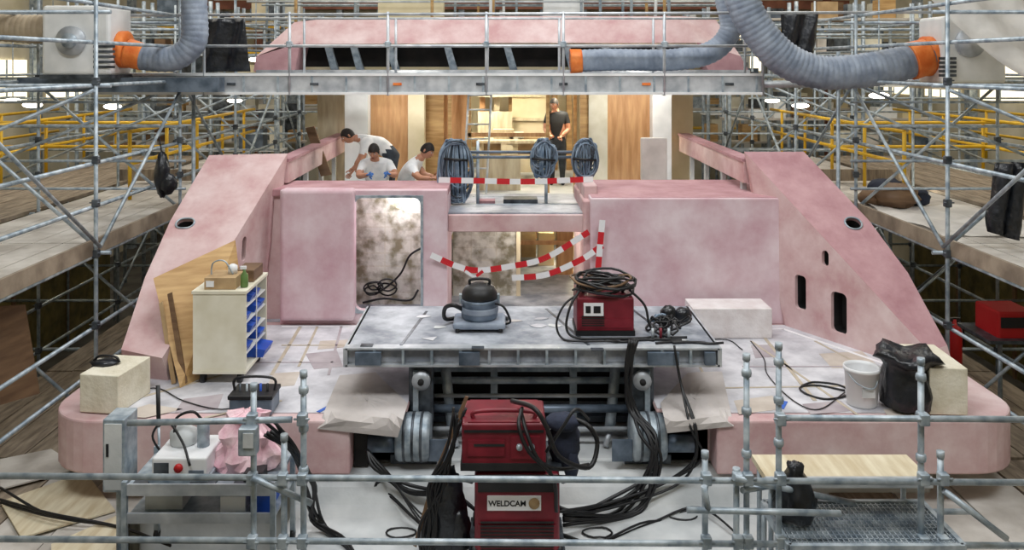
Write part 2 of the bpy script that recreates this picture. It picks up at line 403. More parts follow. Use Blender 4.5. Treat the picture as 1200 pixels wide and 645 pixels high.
for i in range(5):
    c=W(445+R(-10,10),332,11.5-R(0,.2)); r=R(.08,.16)
    b.cable([c+V((math.cos(a)*r,R(-.05,.05),-.1+math.sin(a)*r*.6+i*.02)) for a in [k*.7 for k in range(10)]],.012)
b.cable([W(495,290,11.4),W(480,300,11.4),W(470,320,11.4),W(455,335,11.4),W(440,345,11.4)],.015)
b.cable([W(425,355,11.3),W(450,350,11.3),W(480,352,11.3),W(490,340,11.4)],.015)
b.done()
b=MB('upper_deck_floor'); b.box((-3.4,12.2,.93),(3.5,20,1.0),'hullgrey');b.box((-3.4,11.76,.93),(x1,12.2,1.0),'hullgrey');b.done()

# ============ saloon ============
b=MB('saloon_structure')
TB=1.0
def colm(x0,x1,Y,d,k,top=3.16): b.box((Xp(x0,Y),Y,TB),(Xp(x1,Y),Y+d,top),k)
colm(404,431,14.5,.3,'white'); colm(765,787,14.5,.3,'white')
colm(431,478,15,.1,'plyo');colm(478,497,14.9,.3,'tan');colm(497,520,15.4,.1,'ply')
colm(520,548,15.6,.1,'plyo')
colm(712,766,15,.1,'plyo');colm(690,712,14.9,.3,'cream');colm(680,691,14.95,.1,'ply')
colm(372,405,15.5,.1,'plyl'); colm(787,812,15.5,.1,'tan')
b.box((-3.4,20,TB),(3.6,20.1,3.2),'tan')
b.box((-3.4,14.5,3.16),(3.6,20,3.25),'tan')
for i in range(9):
    xx=Xp(545+i*17,18.5); b.box((xx,18.5,TB),(xx+.12,18.6,3.16),random.choice(['ply','plyo','cream','tan','plyl']))
for z in (1.6,2.1,2.6,2.9): b.box((Xp(560,18),18,z),(Xp(640,18),18.3,z+.05),'plyl')
colm(600,640,18.1,.1,'tan');colm(560,600,17.9,.05,'plyl',2.3)
for (x_,y_,s_) in ((590,158,.2),(605,160,.15),(575,170,.2),(620,168,.22),(560,165,.12)):
    p=W(x_,y_,17);b.box(p-V((s_,0,s_)),p+V((s_,.3,s_*.5)),random.choice(['wht','cream','card','plyl']))
b.box((Xp(560,16.8),16.6,1.75),(Xp(640,16.8),17.4,1.8),'plyl')
for x_ in (565,635):
    for y_ in (16.7,17.3): b.pole((Xp(x_,16.8),y_,TB),(Xp(x_,16.8),y_,1.75),.03,'plyl')
b.box((Xp(560,15.5),15.5,TB),(Xp(610,15.5),15.55,1.6),'plyl')
for (x_,y0_) in ((525,1.0),(548,1.0),(640,1.0),(672,1.0)): b.box((Xp(x_,15.2),15.2,y0_),(Xp(x_,15.2)+.06,15.26,3.16),'ply')
b.box((Xp(548,15.2),15.2,2.0),(Xp(640,15.2),15.24,2.07),'plyo');b.box((Xp(525,15.2),15.2,2.75),(Xp(680,15.2),15.24,2.85),'plyl')
b.done()
b=MB('step_ladder')
for dx in (0,.4): b.pole((-.7+dx,14.6,1.0),(-.6+dx,15.0,3.0),.02,'alu')
for i in range(7): b.pole((-.68+i*.013,14.66+i*.05,1.25+i*.25),(-.3+i*.013,14.66+i*.05,1.25+i*.25),.015,'alu')
b.done()
b=MB('superstructure_overhang')
top=[(345,26),(380,22),(600,19),(800,19),(838,22)]
bot=[(300,66),(335,52),(600,50),(820,50),(868,66)]
topv=[W(x,y,14.35) for x,y in top]; botv=[W(x,y,14.0) for x,y in bot]
bk=[v+V((0,.6,0)) for v in topv]; bb=[v+V((0,.6,-.02)) for v in botv]
n=5; vs=topv+botv+bk+bb; fs=[]
for i in range(4): fs+= [(i,i+1,n+i+1,n+i),(i,i+1,2*n+i+1,2*n+i),(n+i,n+i+1,3*n+i+1,3*n+i),(2*n+i,2*n+i+1,3*n+i+1,3*n+i)]
fs+=[(0,n,3*n,2*n),(4,n+4,3*n+4,2*n+4)]
b.add(vs,fs,'pink2')
b.poly([W(300,66,14),W(352,50,14),W(345,84,14),W(297,84,14)],(0,.7,0),'pinkd')
b.poly([W(868,66,14),W(818,50,14),W(830,84,14),W(878,84,14)],(0,.7,0),'pinkd')
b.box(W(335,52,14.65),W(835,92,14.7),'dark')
b.box(W(335,50,14.1),V((Xp(830,14.1),14.3,Zp(54,14.1))),'cream')
b.box(W(300,82,13.95),V((Xp(878,14),20,Zp(92,14))),'alu')
for x_ in (380,410,452,520,590,660,705,770):
    b.poly([W(x_,54,14.1),W(x_+8,54,14.1),W(x_+17,84,14.4),W(x_+8,84,14.4)],(0,.1,0),'steel')
b.box((-3.3,14.9,3.2),(3.4,20,4.0),'hullgrey')
b.done()
b=MB('upper_house_clutter')
for i in range(26):
    x_=R(300,880); Y_=R(15.2,19.5)
    b.pole((Xp(x_,Y_),Y_,4.0),(Xp(x_,Y_)+R(-.05,.05),Y_,5.2),.03,random.choice(['steel','steel','ply','white']),6)
for i in range(8):
    Y_=R(15,20); zz=R(4.1,4.9); b.pole((-5,Y_,zz),(5,Y_,zz),.025,random.choice(['steel','alu']),6)
b.box((-2.5,17,4.0),(-1.2,17.4,4.9),'tan');b.box((.8,17,4.0),(1.6,17.4,4.8),'white')
b.done()
# ============ gantry ============
b=MB('gantry_walkway')
Yg=12.3
b.box((Xp(110,Yg),Yg,Zp(97,Yg)),(Xp(893,Yg),Yg+.9,Zp(88,Yg)),'alu')
b.box((Xp(110,Yg),Yg-.03,Zp(110,Yg)),(Xp(893,Yg),Yg+.05,Zp(86,Yg)),'alu')
b.box((Xp(110,Yg),Yg-.05,Zp(89,Yg)),(Xp(893,Yg),Yg-.03,Zp(86,Yg)),'white')
b.box((Xp(110,Yg),Yg-.05,Zp(111,Yg)),(Xp(893,Yg),Yg-.02,Zp(108,Yg)),'white')
b.box((Xp(110,Yg),Yg+.85,Zp(110,Yg)),(Xp(893,Yg),Yg+.9,Zp(86,Yg)),'alu')
b.box((Xp(20,11.9),11.9,Zp(108,11.9)),(Xp(255,11.9),12.2,Zp(91,11.9)),'blusteel')
for i in range(20):
    x_=125+i*40; b.box((Xp(x_,Yg),Yg-.045,Zp(108,Yg)),(Xp(x_,Yg)+.03,Yg-.03,Zp(88,Yg)),'steel')
for i in range(8):
    x_=170+i*97; b.box((Xp(x_,Yg),Yg-.046,Zp(100,Yg)),(Xp(x_+10,Yg),Yg-.03,Zp(97,Yg)),'orange' if i%3==0 else 'dsteel')
for x_ in (240,340,455,570,660,778,893):
    b.pole((Xp(x_,Yg),Yg-.03,Zp(112,Yg)),(Xp(x_,Yg),Yg-.03,Zp(14,Yg)),.022,'alu'); b.coup((Xp(x_,Yg),Yg-.05,Zp(52,Yg)),'steel')
    b.pole((Xp(x_,Yg),Yg+.87,Zp(90,Yg)),(Xp(x_,Yg),Yg+.87,Zp(18,Yg)),.02,'alu')
b.pole((Xp(150,Yg),Yg-.03,Zp(18,Yg)),(Xp(1240,Yg),Yg-.03,Zp(14,Yg)),.022,'alu')
b.pole((Xp(150,Yg),Yg-.03,Zp(54,Yg)),(Xp(893,Yg),Yg-.03,Zp(54,Yg)),.022,'alu')
b.pole((Xp(240,Yg),Yg+.87,Zp(18,Yg)),(Xp(893,Yg),Yg+.87,Zp(18,Yg)),.018,'alu')
for x_ in (215,995): b.pole((Xp(x_,Yg),Yg+.4,FZ),(Xp(x_,Yg),Yg+.4,Zp(60,Yg)),.03)
b.pole((Xp(893,Yg),Yg+.4,Zp(100,Yg)),(Xp(1000,Yg),Yg+.4,Zp(100,Yg)),.05,'alu')
b.done()
def duct(name,P,r,k='duct',cuffs=()):
    b=MB(name); pts=catmull(P,30); L=len(pts)
    cum=[0]
    for i in range(1,L): cum.append(cum[-1]+(pts[i]-pts[i-1]).length)
    T=cum[-1]; N=int(T/.025); out=[];j=0
    for i in range(N+1):
        t=T*i/N
        while j<L-2 and cum[j+1]<t: j+=1
        q=(t-cum[j])/max(1e-6,cum[j+1]-cum[j]); out.append(pts[j].lerp(pts[j+1],min(1,q)))
    b.tube(out,r,k,20,rf=lambda t:r*(1+.025*(1 if int(round(t*N))%3==0 else -1)+.02*math.sin(t*17)))
    for (i0,i1) in cuffs:
        i0=int(i0*N);i1=int(i1*N); b.tube(out[i0:i1],r*1.09,'orange',20,rf=lambda t:r*(1.12-.06*t))
    return b.done()
Yd=11.9
duct('ventilation_duct',[W(668,72,12.75),W(720,70,12.75),W(790,70,12.75),W(835,60,12.75),W(856,35,12.7),W(852,5,12.7),W(846,-25,12.7),W(840,-80,12.7)],.165,cuffs=((0,.05),))
duct('ventilation_duct',[W(860,-70,Yd),W(866,-15,Yd),W(882,26,Yd),W(915,66,Yd),W(955,84,Yd),W(1000,84,Yd),W(1045,77,Yd),W(1088,66,Yd)],.24,cuffs=((.93,1),))
duct('ventilation_duct',[W(150,62,Yd),W(175,68,Yd),W(205,68,Yd),W(226,50,Yd),W(228,20,Yd),W(226,-30,Yd),W(224,-80,Yd)],.18,cuffs=((0,.1),))
duct('ventilation_duct',[W(-40,20,Yd),W(-5,30,Yd),W(30,34,Yd),W(58,34,Yd)],.2,'ductb')
b=MB('extraction_fan_unit')
b.box((Xp(62,Yd),11.6,Zp(88,Yd)),(Xp(140,Yd),12.3,Zp(8,Yd)),'white',bev=.05)
b.rev([(.2,-.05),(.2,.0),(.16,.02),(.16,.14),(.05,.16)],(Xp(85,11.6),11.58,Zp(48,11.6)),'alu',20,'y')
b.rev([(.1,-.12),(.1,0)],(Xp(85,11.6),11.6,Zp(48,11.6)),'steel',16,'y')
b.rev([(.26,0),(.26,.12),(.22,.14)],(Xp(138,Yd),11.95,Zp(58,Yd)),'orange',20,'x')
for i in range(5): b.box((Xp(110,11.6),11.58,Zp(80-i*6,11.6)),(Xp(135,11.6),11.6,Zp(77-i*6,11.6)),'dsteel')
b.box((Xp(60,Yd),11.6,Zp(92,Yd)),(Xp(142,Yd),12.3,Zp(87.5,Yd)),'dsteel')
b.done()
b=MB('extraction_fan_unit')
b.box((Xp(1092,Yd),11.6,Zp(98,Yd)),(Xp(1165,Yd),12.3,Zp(20,Yd)),'white',bev=.05)
b.rev([(.2,-.05),(.2,.0),(.16,.02),(.16,.14)],(Xp(1135,11.6),11.58,Zp(50,11.6)),'alu',20,'y')
b.rev([(.15,-.15),(.15,0)],(Xp(1165,Yd),11.9,Zp(35,Yd)),'dsteel',16,'x')
b.rev([(.28,-.1),(.28,.05)],(Xp(1092,Yd),11.95,Zp(66,Yd)),'orange',20,'x')
for i in range(5): b.box((Xp(1100,11.6),11.58,Zp(90-i*5,11.6)),(Xp(1120,11.6),11.6,Zp(87-i*5,11.6)),'dsteel')
b.box((Xp(1085,Yd),11.5,Zp(104,Yd)),(Xp(1240,Yd),12.4,Zp(98,Yd)),'plyl')
b.done()
def sheet(name,P00,P10,P01,P11,k,nu=14,nv=10,amp=.05,sag=0,th=.004):
    b=MB(name);vs=[];fs=[]
    P=[V(p) for p in (P00,P10,P01,P11)]; nrm=(P[1]-P[0]).cross(P[2]-P[0]).normalized()
    for j in range(nv+1):
        for i in range(nu+1):
            u=i/nu;v=j/nv; p=P[0].lerp(P[1],u).lerp(P[2].lerp(P[3],u),v)
            p=p+nrm*(amp*math.sin(u*11+v*3)+amp*.6*math.sin(u*23+v*9+1)*v)+V((0,0,-sag*math.sin(math.pi*v)))
            vs.append(p)
    for j in range(nv):
        for i in range(nu): a=j*(nu+1)+i; fs.append((a,a+1,a+nu+2,a+nu+1))
    b.add(vs,fs,k,True); o=b.done(); m=o.modifiers.new('s','SOLIDIFY');m.thickness=th; return o
sheet('plastic_film_drape',W(1070,-25,10.5),W(1150,-60,10.8),W(1235,105,10.2),W(1260,40,10.6),'film',amp=.05,sag=.15)
sheet('black_tarpaulin',W(238,22,12.5),W(288,22,12.5),W(236,84,12.5),W(292,84,12.5),'bag',amp=.04)
sheet('black_tarpaulin',W(915,14,13),W(958,14,13),W(918,60,13),W(955,62,13),'bag',amp=.04)

# ============ side scaffolds ============
def side_scaf(sg):
    b=MB('scaffolding')
    xi=5.1 if sg>0 else -4.68; xo=xi+sg*2.05
    ys=[7.2,9.8,12.35,14.9,17.5,19.6]
    Zt=4.6;YE=19.8
    for y in ys:
        for x in (xi,xo,xo+sg*2.2):
            b.pole((x,y,FZ),(x,y,Zt+R(-.4,.2)))
            for z in (-.85,-.2,.3,1.12,1.7,2.2,3.1):
                b.coup((x,y,z))
        for z in (-.85,1.12,3.05,3.9): b.pole((xi-sg*.15,y+.05,z),(xo+sg*2.4,y+.05,z))
    for x in (xi,xo):
        for z in (-.9,-.25,.25,1.08,1.65,2.15,3.05,3.55,4.0):
            if sg>0 and x==xi and z in(1.65,): continue
            b.pole((x+sg*.05,6,z),(x+sg*.05,YE,z))
    for z in (0.3,1.08,2.2,3.1,3.9): b.pole((xo+sg*2.2,8,z),(xo+sg*2.2,YE,z))
    for i in range(len(ys)-1):
        y0,y1=ys[i],ys[i+1]
        b.pole((xi-sg*.05,y0 if i%2 else y1,1.2),(xi-sg*.05,y1 if i%2 else y0,3.0),.022)
        b.pole((xo,y0 if i%2 else y1,-.7),(xo,y1 if i%2 else y0,1.0),.022)
        b.pole((xi,y1,1.2),(xo,y1,3.0),.022); b.pole((xi,y1-.05,3.0),(xo+sg*2,y1-.05,1.3),.022)
        b.pole((xi,y1,-.8),(xo,y1,1.0),.022)
    for z in (1.5,1.9,2.4,2.75): b.pole((xi-sg*.1,12.3,z),(xo+sg*2.4,12.3,z),.02)
    for z in (1.55,2.05,2.6): b.pole((xi-sg*.1,17.4,z),(xo+sg*4,17.4,z),.02)
    for z in (1.7,2.2,2.9,3.5,4.2): b.pole((xi-sg*1,19.6,z),(xo+sg*4,19.6,z),.022)
    b.box((xi+sg*.1,14.95,1.25),(xo,15,1.45),'board')
    for x in (xi+sg*1.1,xo+sg*1.9,xo+sg*3.6):
        for z in (1.75,2.25): b.pole((x,13.2,z),(x,YE,z),.03,'yel')
        for k in range(5): b.pole((x,13.2+k*1.45,1.2),(x,13.2+k*1.45,2.25),.03,'yel')
    for y in (16,):
        for z in (1.75,2.2): b.pole((xi+sg*1,y,z),(xo+sg*4,y,z),.03,'yel')
    for k in range(5):
        xa=xi+sg*(.12+k*.36)
        for j in range(6): b.box((xa,5+j*2.5,1.14+R(0,.015)),(xa+sg*.345,7.48+j*2.5,1.2),'boardg')
    b.box((xi+sg*.02,6,1.1),(xi+sg*.06,YE,1.28),'board')
    for k in range(5):
        xa=xo+sg*(.15+k*.4); b.box((xa,9,1.12),(xa+sg*.38,YE,1.17),'board')
    for k in range(4):
        xa=xi+sg*(.0+k*.36)
        for j in range(2): b.box((xa,8.9+j*2.5,-.86),(xa+sg*.34,11.38+j*2.5,-.8+R(-.01,.01)),'board')
    b.done()
side_scaf(-1);side_scaf(1)
for sg in(-1,1):
    b=MB('insulation_panels')
    x=(9.6 if sg>0 else -9.2)
    for k in range(7): b.box((x,6+k*2,FZ),(x+sg*.05,7.96+k*2,1.0),'gold')
    for k in range(7): b.box((x-sg*.04,5.95+k*2,FZ),(x,6.03+k*2,1.0),'plyd')
    b.done()
for sg in(-1,1):
    b=MB('storage_rack')
    for y in (20.4,22.5,25,27.5):
        for x in (5.4,7,8.6,10.2): b.pole((sg*x,y,FZ),(sg*x,y,4.8),.05,'steel',6); b.pole((sg*x,y+.5,FZ),(sg*x,y+.5,4.8),.05,'steel',6)
        for z in (1.25,2,2.8,3.6,4.4):
            b.box((sg*5.3,y,z-.05),(sg*10.4,y+.5,z),random.choice(['white','steel','boardg','yel']))
            x=5.4
            while x<10:
                w_=R(.2,.6)
                if R(0,1)<.6: b.box((sg*x,y+.05,z),(sg*(x+w_),y+.45,z+R(.12,.55)),random.choice(['tan','boardg','steel','white','dsteel','card','blusteel','cream','cream','ply','plyd','dsteel']))
                x+=w_+R(.03,.3)
    b.done()
for (x_,y_,Y_) in ((38,123,14),(132,125,15.6),(1030,112,14),(938,124,16.6),(275,118,19),(15,118,17),(1150,70,15),(905,118,19),(300,70,19),(62,20,19)):
    b=MB('bulkhead_lamp'); p=W(x_,y_,Y_); b.ell(p,(.17,.08,.05),'lamp'); b.box(p+V((-.2,-.1,.05)),p+V((.2,.1,.08)),'steel'); b.pole(p+V((0,0,.08)),p+V((0,0,1.6)),.012,'steel',6); b.done()
b=MB('tarpaulin_heap')
for (dx,dy,s_) in ((0,0,.3),(.35,.1,.22),(-.3,.15,.2),(.1,.5,.3)):
    p=V((5.75+dx*.9,12.5+dy,1.22)); b.ell(p+V((0,0,s_*.5)),(s_,s_,s_*.6),'plyd' if dx<=0 else 'cloth',14,9,jit=.15)
b.done()

# ============ lower scaffold floors ============
b=MB('scaffold_deck')
for j in range(7):
    xa=-7.3+j*.56
    b.box((xa,5.4,-.87),(xa+.54,8.85,-.82+R(-.01,.01)),'boardg' if j%4 else 'board')
for j in range(6):
    xa=Xp(905,7.9)+.02+j*.62; b.box((xa,5.4,-.87),(xa+.6,8.85,-.82+R(-.01,.01)),'board' if j%3==1 else 'boardg')
for x in (-7,-5,-3.6,3.2,5,6.2): b.pole((x,6,FZ),(x,6,-.87)); b.pole((x,8.6,FZ),(x,8.6,-.87))
b.done()
b=MB('plywood_sheet')
for (pts,k) in (([(0,590),(100,555),(135,600),(25,632)],'plyl'),([(0,540),(60,528),(95,550),(0,575)],'boardg'),([(60,640),(140,605),(150,645),(60,660)],'plyl')):
    b.poly([G(x_,y_,-.80) for x_,y_ in pts],(0,0,.015),k)
b.done()
b=MB('leaning_plywood_panel'); b.poly([W(-10,360,8.9),W(28,358,9.3),W(45,462,9.1),W(-10,478,8.6)],(.0,.03,0),'plyd');b.done()

# ============ platform & mechanism ============
b=MB('lifting_swim_platform')
px0,px1=Xp(405,8.26),Xp(843,8.26)
b.box((px0,8.3,.40),(px1,9.68,.55),'grey')
b.box((px0,8.24,.535),(px1,8.36,.552),'alu')
b.box((px0,8.24,.37),(px1,8.4,.39),'alu');b.box((px0,8.31,.38),(px1,8.33,.54),'alu')
for i in range(14):
    x_=px0+(px1-px0)*i/13.; b.box((x_-.012,8.245,.38),(x_+.012,8.33,.54),'steel')
b.box((px0-.02,8.24,.37),(px0+.02,9.68,.55),'alu');b.box((px1-.02,8.24,.37),(px1+.02,9.68,.55),'alu')
for x_,w_ in ((px0+.1,.25),(px0+1.1,.2),(px1-.7,.3),(px1-.15,.1)): b.box((x_,8.2,.40),(x_+w_,8.25,.52),'blusteel')
for (x_,y_) in ((430,405),(560,408),(700,410),(820,402)):
    p=G(x_,y_,.553); b.box(p-V((.06,.04,0)),p+V((.06,.04,.006)),'dsteel')
for i in range(16):
    p=G(R(440,800),R(368,402),.553); b.poly([p+V((math.cos(a)*R(.03,.12),math.sin(a)*R(.03,.08),0)) for a in (0,1,2,3,4,5)],(0,0,.003),random.choice(['deck','hullgrey','sheetb']))
for (pa,pb_) in (((640,362),(690,405)),((740,362),(790,400)),((500,365),(470,405))):
    p=G(*pa,.552);q=G(*pb_,.552);n=(q-p).normalized().cross(V((0,0,1)))*.015; b.poly([p-n,p+n,q+n,q-n],(0,0,.003),'dsteel')
for sx in (1,-1):
    xa=Xp(478 if sx>0 else 768,8.3)
    b.box((xa,8.35,-.25),(xa+sx*.24,8.5,.38),'dsteel',bev=.03)
    b.box((xa+sx*.05,8.3,-.3),(xa+sx*.1,9.3,.3),'steel')
    b.rev([(.04,-.01),(.09,0),(.09,.06),(.04,.07)],(xa+sx*.13,8.27,.22),'alu',18,'y')
    b.rev([(.03,-.02),(.03,.03)],(xa+sx*.13,8.25,.22),'dark',12,'y')
    b.tube([(xa+sx*.32,8.7,.36),(xa+sx*.42,8.5,-.35)],.055,'steel'); b.tube([(xa+sx*.42,8.5,-.35),(xa+sx*.47,8.42,-.48)],.03,'alu')
for (y_,r_,k_,dy) in ((446,.035,'steel',.1),(464,.02,'alu',0),(479,.04,'blusteel',-.05),(503,.024,'alu',-.1)):
    b.tube([W(505,y_,8.55+dy),W(737,y_,8.55+dy)],r_,k_,12)
for x_ in (575,668):
    b.box((Xp(x_,8.75),8.75,-.48),(Xp(x_,8.75)+.07,8.85,.37),'steel')
b.box((Xp(505,9.0),9.0,.05),(Xp(740,9.0),9.05,.14),'steel');b.box((Xp(505,9.0),9.0,-.48),(Xp(740,9.0),9.3,-.42),'blusteel')
b.done()
def drum(b,px_,s):
    b.rev([(.08,-.16),(.2,-.16),(.22,-.13),(.22,.13),(.2,.16),(.08,.16)],(Xp(px_,8.2),8.13,Zp(508,8.2)),'steel',28,'x')
    for dx in (-.08,.0,.08): b.rev([(.226,-.012),(.226,.012)],(Xp(px_,8.2)+dx,8.13,Zp(508,8.2)),'dsteel',28,'x')
    b.box((Xp(px_,8.2)-.22,8.1,-.5),(Xp(px_,8.2)+.22,8.3,Zp(528,8.2)),'dsteel')
    b.box((Xp(px_+s*28-12,8.0),7.98,Zp(540,8)),(Xp(px_+s*28+12,8.0),8.0,Zp(515,8)),'blusteel')
b=MB('roller_bearing_drum')
drum(b,486,1)
b.box((Xp(416,8.1),8.05,-.5),(Xp(432,8.1),8.15,-.1),'dark');b.tube([W(432,520,8.02),W(464,520,8.02)],.08,'blusteel',14);b.done()
b=MB('roller_bearing_drum');drum(b,757,-1)
b.tube([W(780,520,8.02),W(812,520,8.02)],.08,'blusteel',14);b.done()
for pts in ([(398,441),(440,438),(478,474),(466,513),(372,503)],[(774,474),(806,438),(846,437),(860,500),(782,508)]):
    b=MB('paper_cover_sheet')
    P=[G(x_,y_,.02) for x_,y_ in pts]; c=sum(P,V())/5; E=[]
    for i in range(5):
        for t in range(4): E.append(P[i].lerp(P[(i+1)%5],t/4))
    vs=[];rings=6
    for r_ in range(rings+1):
        for p in E:
            q=c.lerp(p,r_/rings); py=CY+(H-q.z)*F/q.y; px=CX+q.x*F/q.y
            if q.y<7.86: q=W(px,py,7.855+R(-.01,.01))
            else: q=q+V((0,0,R(0,.01)+.006))
            vs.append(q)
    n_=20;fs=[]
    for r_ in range(rings):
        for j in range(n_): fs.append((r_*n_+j,r_*n_+(j+1)%n_,(r_+1)*n_+(j+1)%n_,(r_+1)*n_+j))
    b.add(vs,fs,'sheetb',False); b.done()

# ============ wet vacuum ============
p=G(562,384,.553)
b=MB('wet_dry_vacuum')
b.box(p+V((-.27,-.2,.03)),p+V((.27,.2,.10)),'duct',bev=.03)
for sx in(-.22,.22):
    for sy in(-.17,.17): b.rev([(.03,-.02),(.03,.02)],p+V((sx,sy,.03)),'black',12,'x')
b.rev([(.17,.1),(.19,.13),(.19,.26),(.2,.27),(.2,.30),(.185,.31)],p,'blusteel',24)
b.rev([(.185,.31),(.19,.33),(.18,.38),(.15,.43),(.08,.46),(.02,.465)],p,'black',24)
b.tube(catmull([p+V((-.1,0,.43)),p+V((-.09,0,.5)),p+V((.09,0,.5)),p+V((.1,0,.43))],6),.015,'black')
b.rev([(.195,.17),(.197,.18),(.197,.22),(.195,.23)],p,'duct',24)
for sx in(-1,1): b.box(p+V((sx*.19-.02,-.03,.25)),p+V((sx*.19+.02,.03,.35)),'steel')
b.cable([p+V((-.17,-.05,.2)),p+V((-.27,-.1,.26)),p+V((-.36,0,.2)),p+V((-.36,.1,.06)),p+V((-.2,.25,.03)),p+V((.1,.27,.03)),p+V((.3,.2,.03))],.022,'black',8)
b.cable([p+V((.15,-.1,.28)),p+V((.25,-.16,.26)),p+V((.32,-.1,.1)),p+V((.28,.05,.02))],.012)
b.done()

# ============ welders ============
def welder(name,c,w,d,h):
    b=MB(name);c=V(c)
    b.box(c+V((-w/2,-d/2,.04)),c+V((w/2,d/2,h)),'red',bev=.02)
    b.box(c+V((-w/2+.03,-d/2-.008,.08)),c+V((w/2-.03,-d/2+.01,h*.45)),'red')
    for i in range(5): b.box(c+V((-w/2+.05,-d/2-.014,.1+i*h*.06)),c+V((w/2-.3,-d/2-.006,.11+i*h*.06)),'dark')
    b.box(c+V((-w/2-.01,-d/2-.01,.0)),c+V((w/2+.01,d/2+.01,.05)),'black')
    return b
p=G(710,395,.553)
b=welder('welding_wire_feeder',p+V((0,.25,0)),.58,.42,.38)
q=p+V((-.22,.03,.2)); b.box(q,q+V((.2,.02,.13)),'tapew'); b.box(q+V((.02,-.004,.03)),q+V((.07,0,.1)),'black');b.box(q+V((.1,-.004,.03)),q+V((.17,0,.1)),'black')
b.tube(catmull([p+V((-.2,.25,.38)),p+V((-.2,.25,.46)),p+V((.2,.25,.46)),p+V((.2,.25,.38))],6),.018,'black')
b.done()
b=MB('cable_coil')
for i in range(12):
    c=p+V((R(-.04,.04),.25+R(-.05,.05),.41+i*.012)); r=R(.2,.33)
    b.tube([c+V((math.cos(a)*r,math.sin(a)*r*.75,R(0,.02)+.03*math.sin(a*2+i))) for a in [k*.314 for k in range(20)]],.013,'plyd' if i in(3,8) else 'cable',6,closed=True)
b.cable([p+V((-.25,.1,.45)),p+V((-.36,0,.3)),p+V((-.4,-.05,.1)),p+V((-.3,-.1,.02)),p+V((0,-.12,.02)),p+V((.35,-.1,.02)),p+V((.5,-.05,.02))],.013)
b.cable([p+V((.25,.1,.45)),p+V((.4,.05,.3)),p+V((.45,0,.1)),p+V((.6,-.05,.02)),p+V((.8,-.08,.02))],.013)
b.cable([p+V((-.28,.1,.4)),p+V((-.42,0,.32)),p+V((-.5,-.05,.15)),p+V((-.45,-.1,.02)),p+V((-.3,-.2,.02)),p+V((.1,-.2,.02))],.011)
b.done()
Yw=6.95
b=MB('welding_machine')
x_a,x_b=Xp(556,Yw),Xp(656,Yw);zt=Zp(556,Yw)
b.box((x_a,Yw,-.7),(x_b,Yw+.6,zt),'red',bev=.03)
b.box((x_a+.03,Yw-.012,-.68),(x_b-.03,Yw+.02,-.45),'red')
for i in range(9): b.box((x_a+.05,Yw-.02,-.66+i*.028),(x_b-.05,Yw-.005,-.65+i*.028),'dark')
b.box((Xp(571,Yw),Yw-.012,Zp(598,Yw)),(Xp(634,Yw),Yw+.01,Zp(581,Yw)),'tapew')
b.box((Xp(560,Yw),Yw-.006,Zp(577,Yw)),(Xp(652,Yw),Yw+.01,Zp(565,Yw)),'dark')
for sx in (x_a,x_b):
    for yy in (Yw+.08,Yw+.52): b.rev([(.08,-.03),(.1,-.02),(.1,.02),(.08,.03)],(sx,yy,-.72),'black',16,'x')
b.box((x_a-.05,Yw+.02,-.74),(x_b+.05,Yw+.58,-.70),'dsteel')
b.box((x_a-.04,Yw+.05,zt),(x_b+.02,Yw+.55,zt+.03),'dsteel')
b.tube(catmull([(x_a-.02,Yw-.02,zt-.05),(x_a-.04,Yw-.1,zt+.02),(x_b+.04,Yw-.1,zt+.02),(x_b+.02,Yw-.02,zt-.05)],8),.02,'black')
b.rev([(.045,-.006),(.045,0)],(Xp(626,Yw),Yw-.0125,Zp(589.5,Yw)),'card',14,'y')
o=b.done()
t=bpy.data.curves.new('label','FONT'); t.body='WELDCAM'; t.size=.062; t.extrude=.001; t.offset=.0015; t.materials.append(M['black'])
to=bpy.data.objects.new('label_text',t); sc.collection.objects.link(to); to.rotation_euler=(math.radians(90),0,0)
to.location=(Xp(572.5,Yw),Yw-.0135,Zp(592.5,Yw)); bpy.context.view_layer.update()
to.parent=o; to.matrix_parent_inverse=o.matrix_world.inverted()
b=MB('welding_wire_feeder')
x_a,x_b=Xp(541,Yw),Xp(640,Yw); z0=zt+.03; z1=Zp(497,Yw)
b.box((x_a,Yw,z0+.02),(x_b,Yw+.5,z1),'red',bev=.02)
b.box((x_a-.01,Yw-.01,z0),(x_b+.01,Yw+.5,z0+.06),'dark')
b.box((x_a+.05,Yw-.01,z0+.12),(x_a+.35,Yw+.01,z0+.25),'red');b.box((x_a+.1,Yw-.014,z0+.2),(x_a+.35,Yw-.008,z0+.22),'dark')
b.box((x_a+.4,Yw-.012,z0+.1),(x_b-.05,Yw+.01,z0+.28),'red')
b.rev([(.025,-.03),(.025,0)],(x_a+.47,Yw-.01,z0+.2),'steel',12,'y');b.rev([(.025,-.03),(.025,0)],(x_a+.57,Yw-.01,z0+.2),'steel',12,'y')
b.tube(catmull([(x_a+.1,Yw+.1,z1-.02),(x_a+.12,Yw+.1,z1+.06),(x_b-.12,Yw+.1,z1+.06),(x_b-.1,Yw+.1,z1-.02)],6),.018,'red')
b.box((x_a+.02,Yw-.008,z1-.07),(x_b-.02,Yw+.01,z1-.05),'black')
b.box((x_a+.05,Yw+.02,z1),(x_b-.05,Yw+.48,z1+.008),'red')
b.done()
b=MB('dark_jacket')
c=W(662,520,7.1); b.ell(c+V((0,.05,.0)),(.13,.12,.23),'cloth',16,10,jit=.08); b.ell(c+V((-.02,.0,.18)),(.15,.12,.07),'cloth',14,8,jit=.08); b.box(c+V((-.16,-.02,.12)),c+V((.1,.1,.2)),'cloth',bev=.03)
b.ell(c+V((.05,.0,-.17)),(.07,.08,.14),'cloth',12,8,jit=.1)
b.done()
b=MB('black_bag_bundle'); c=W(524,600,7.2); 
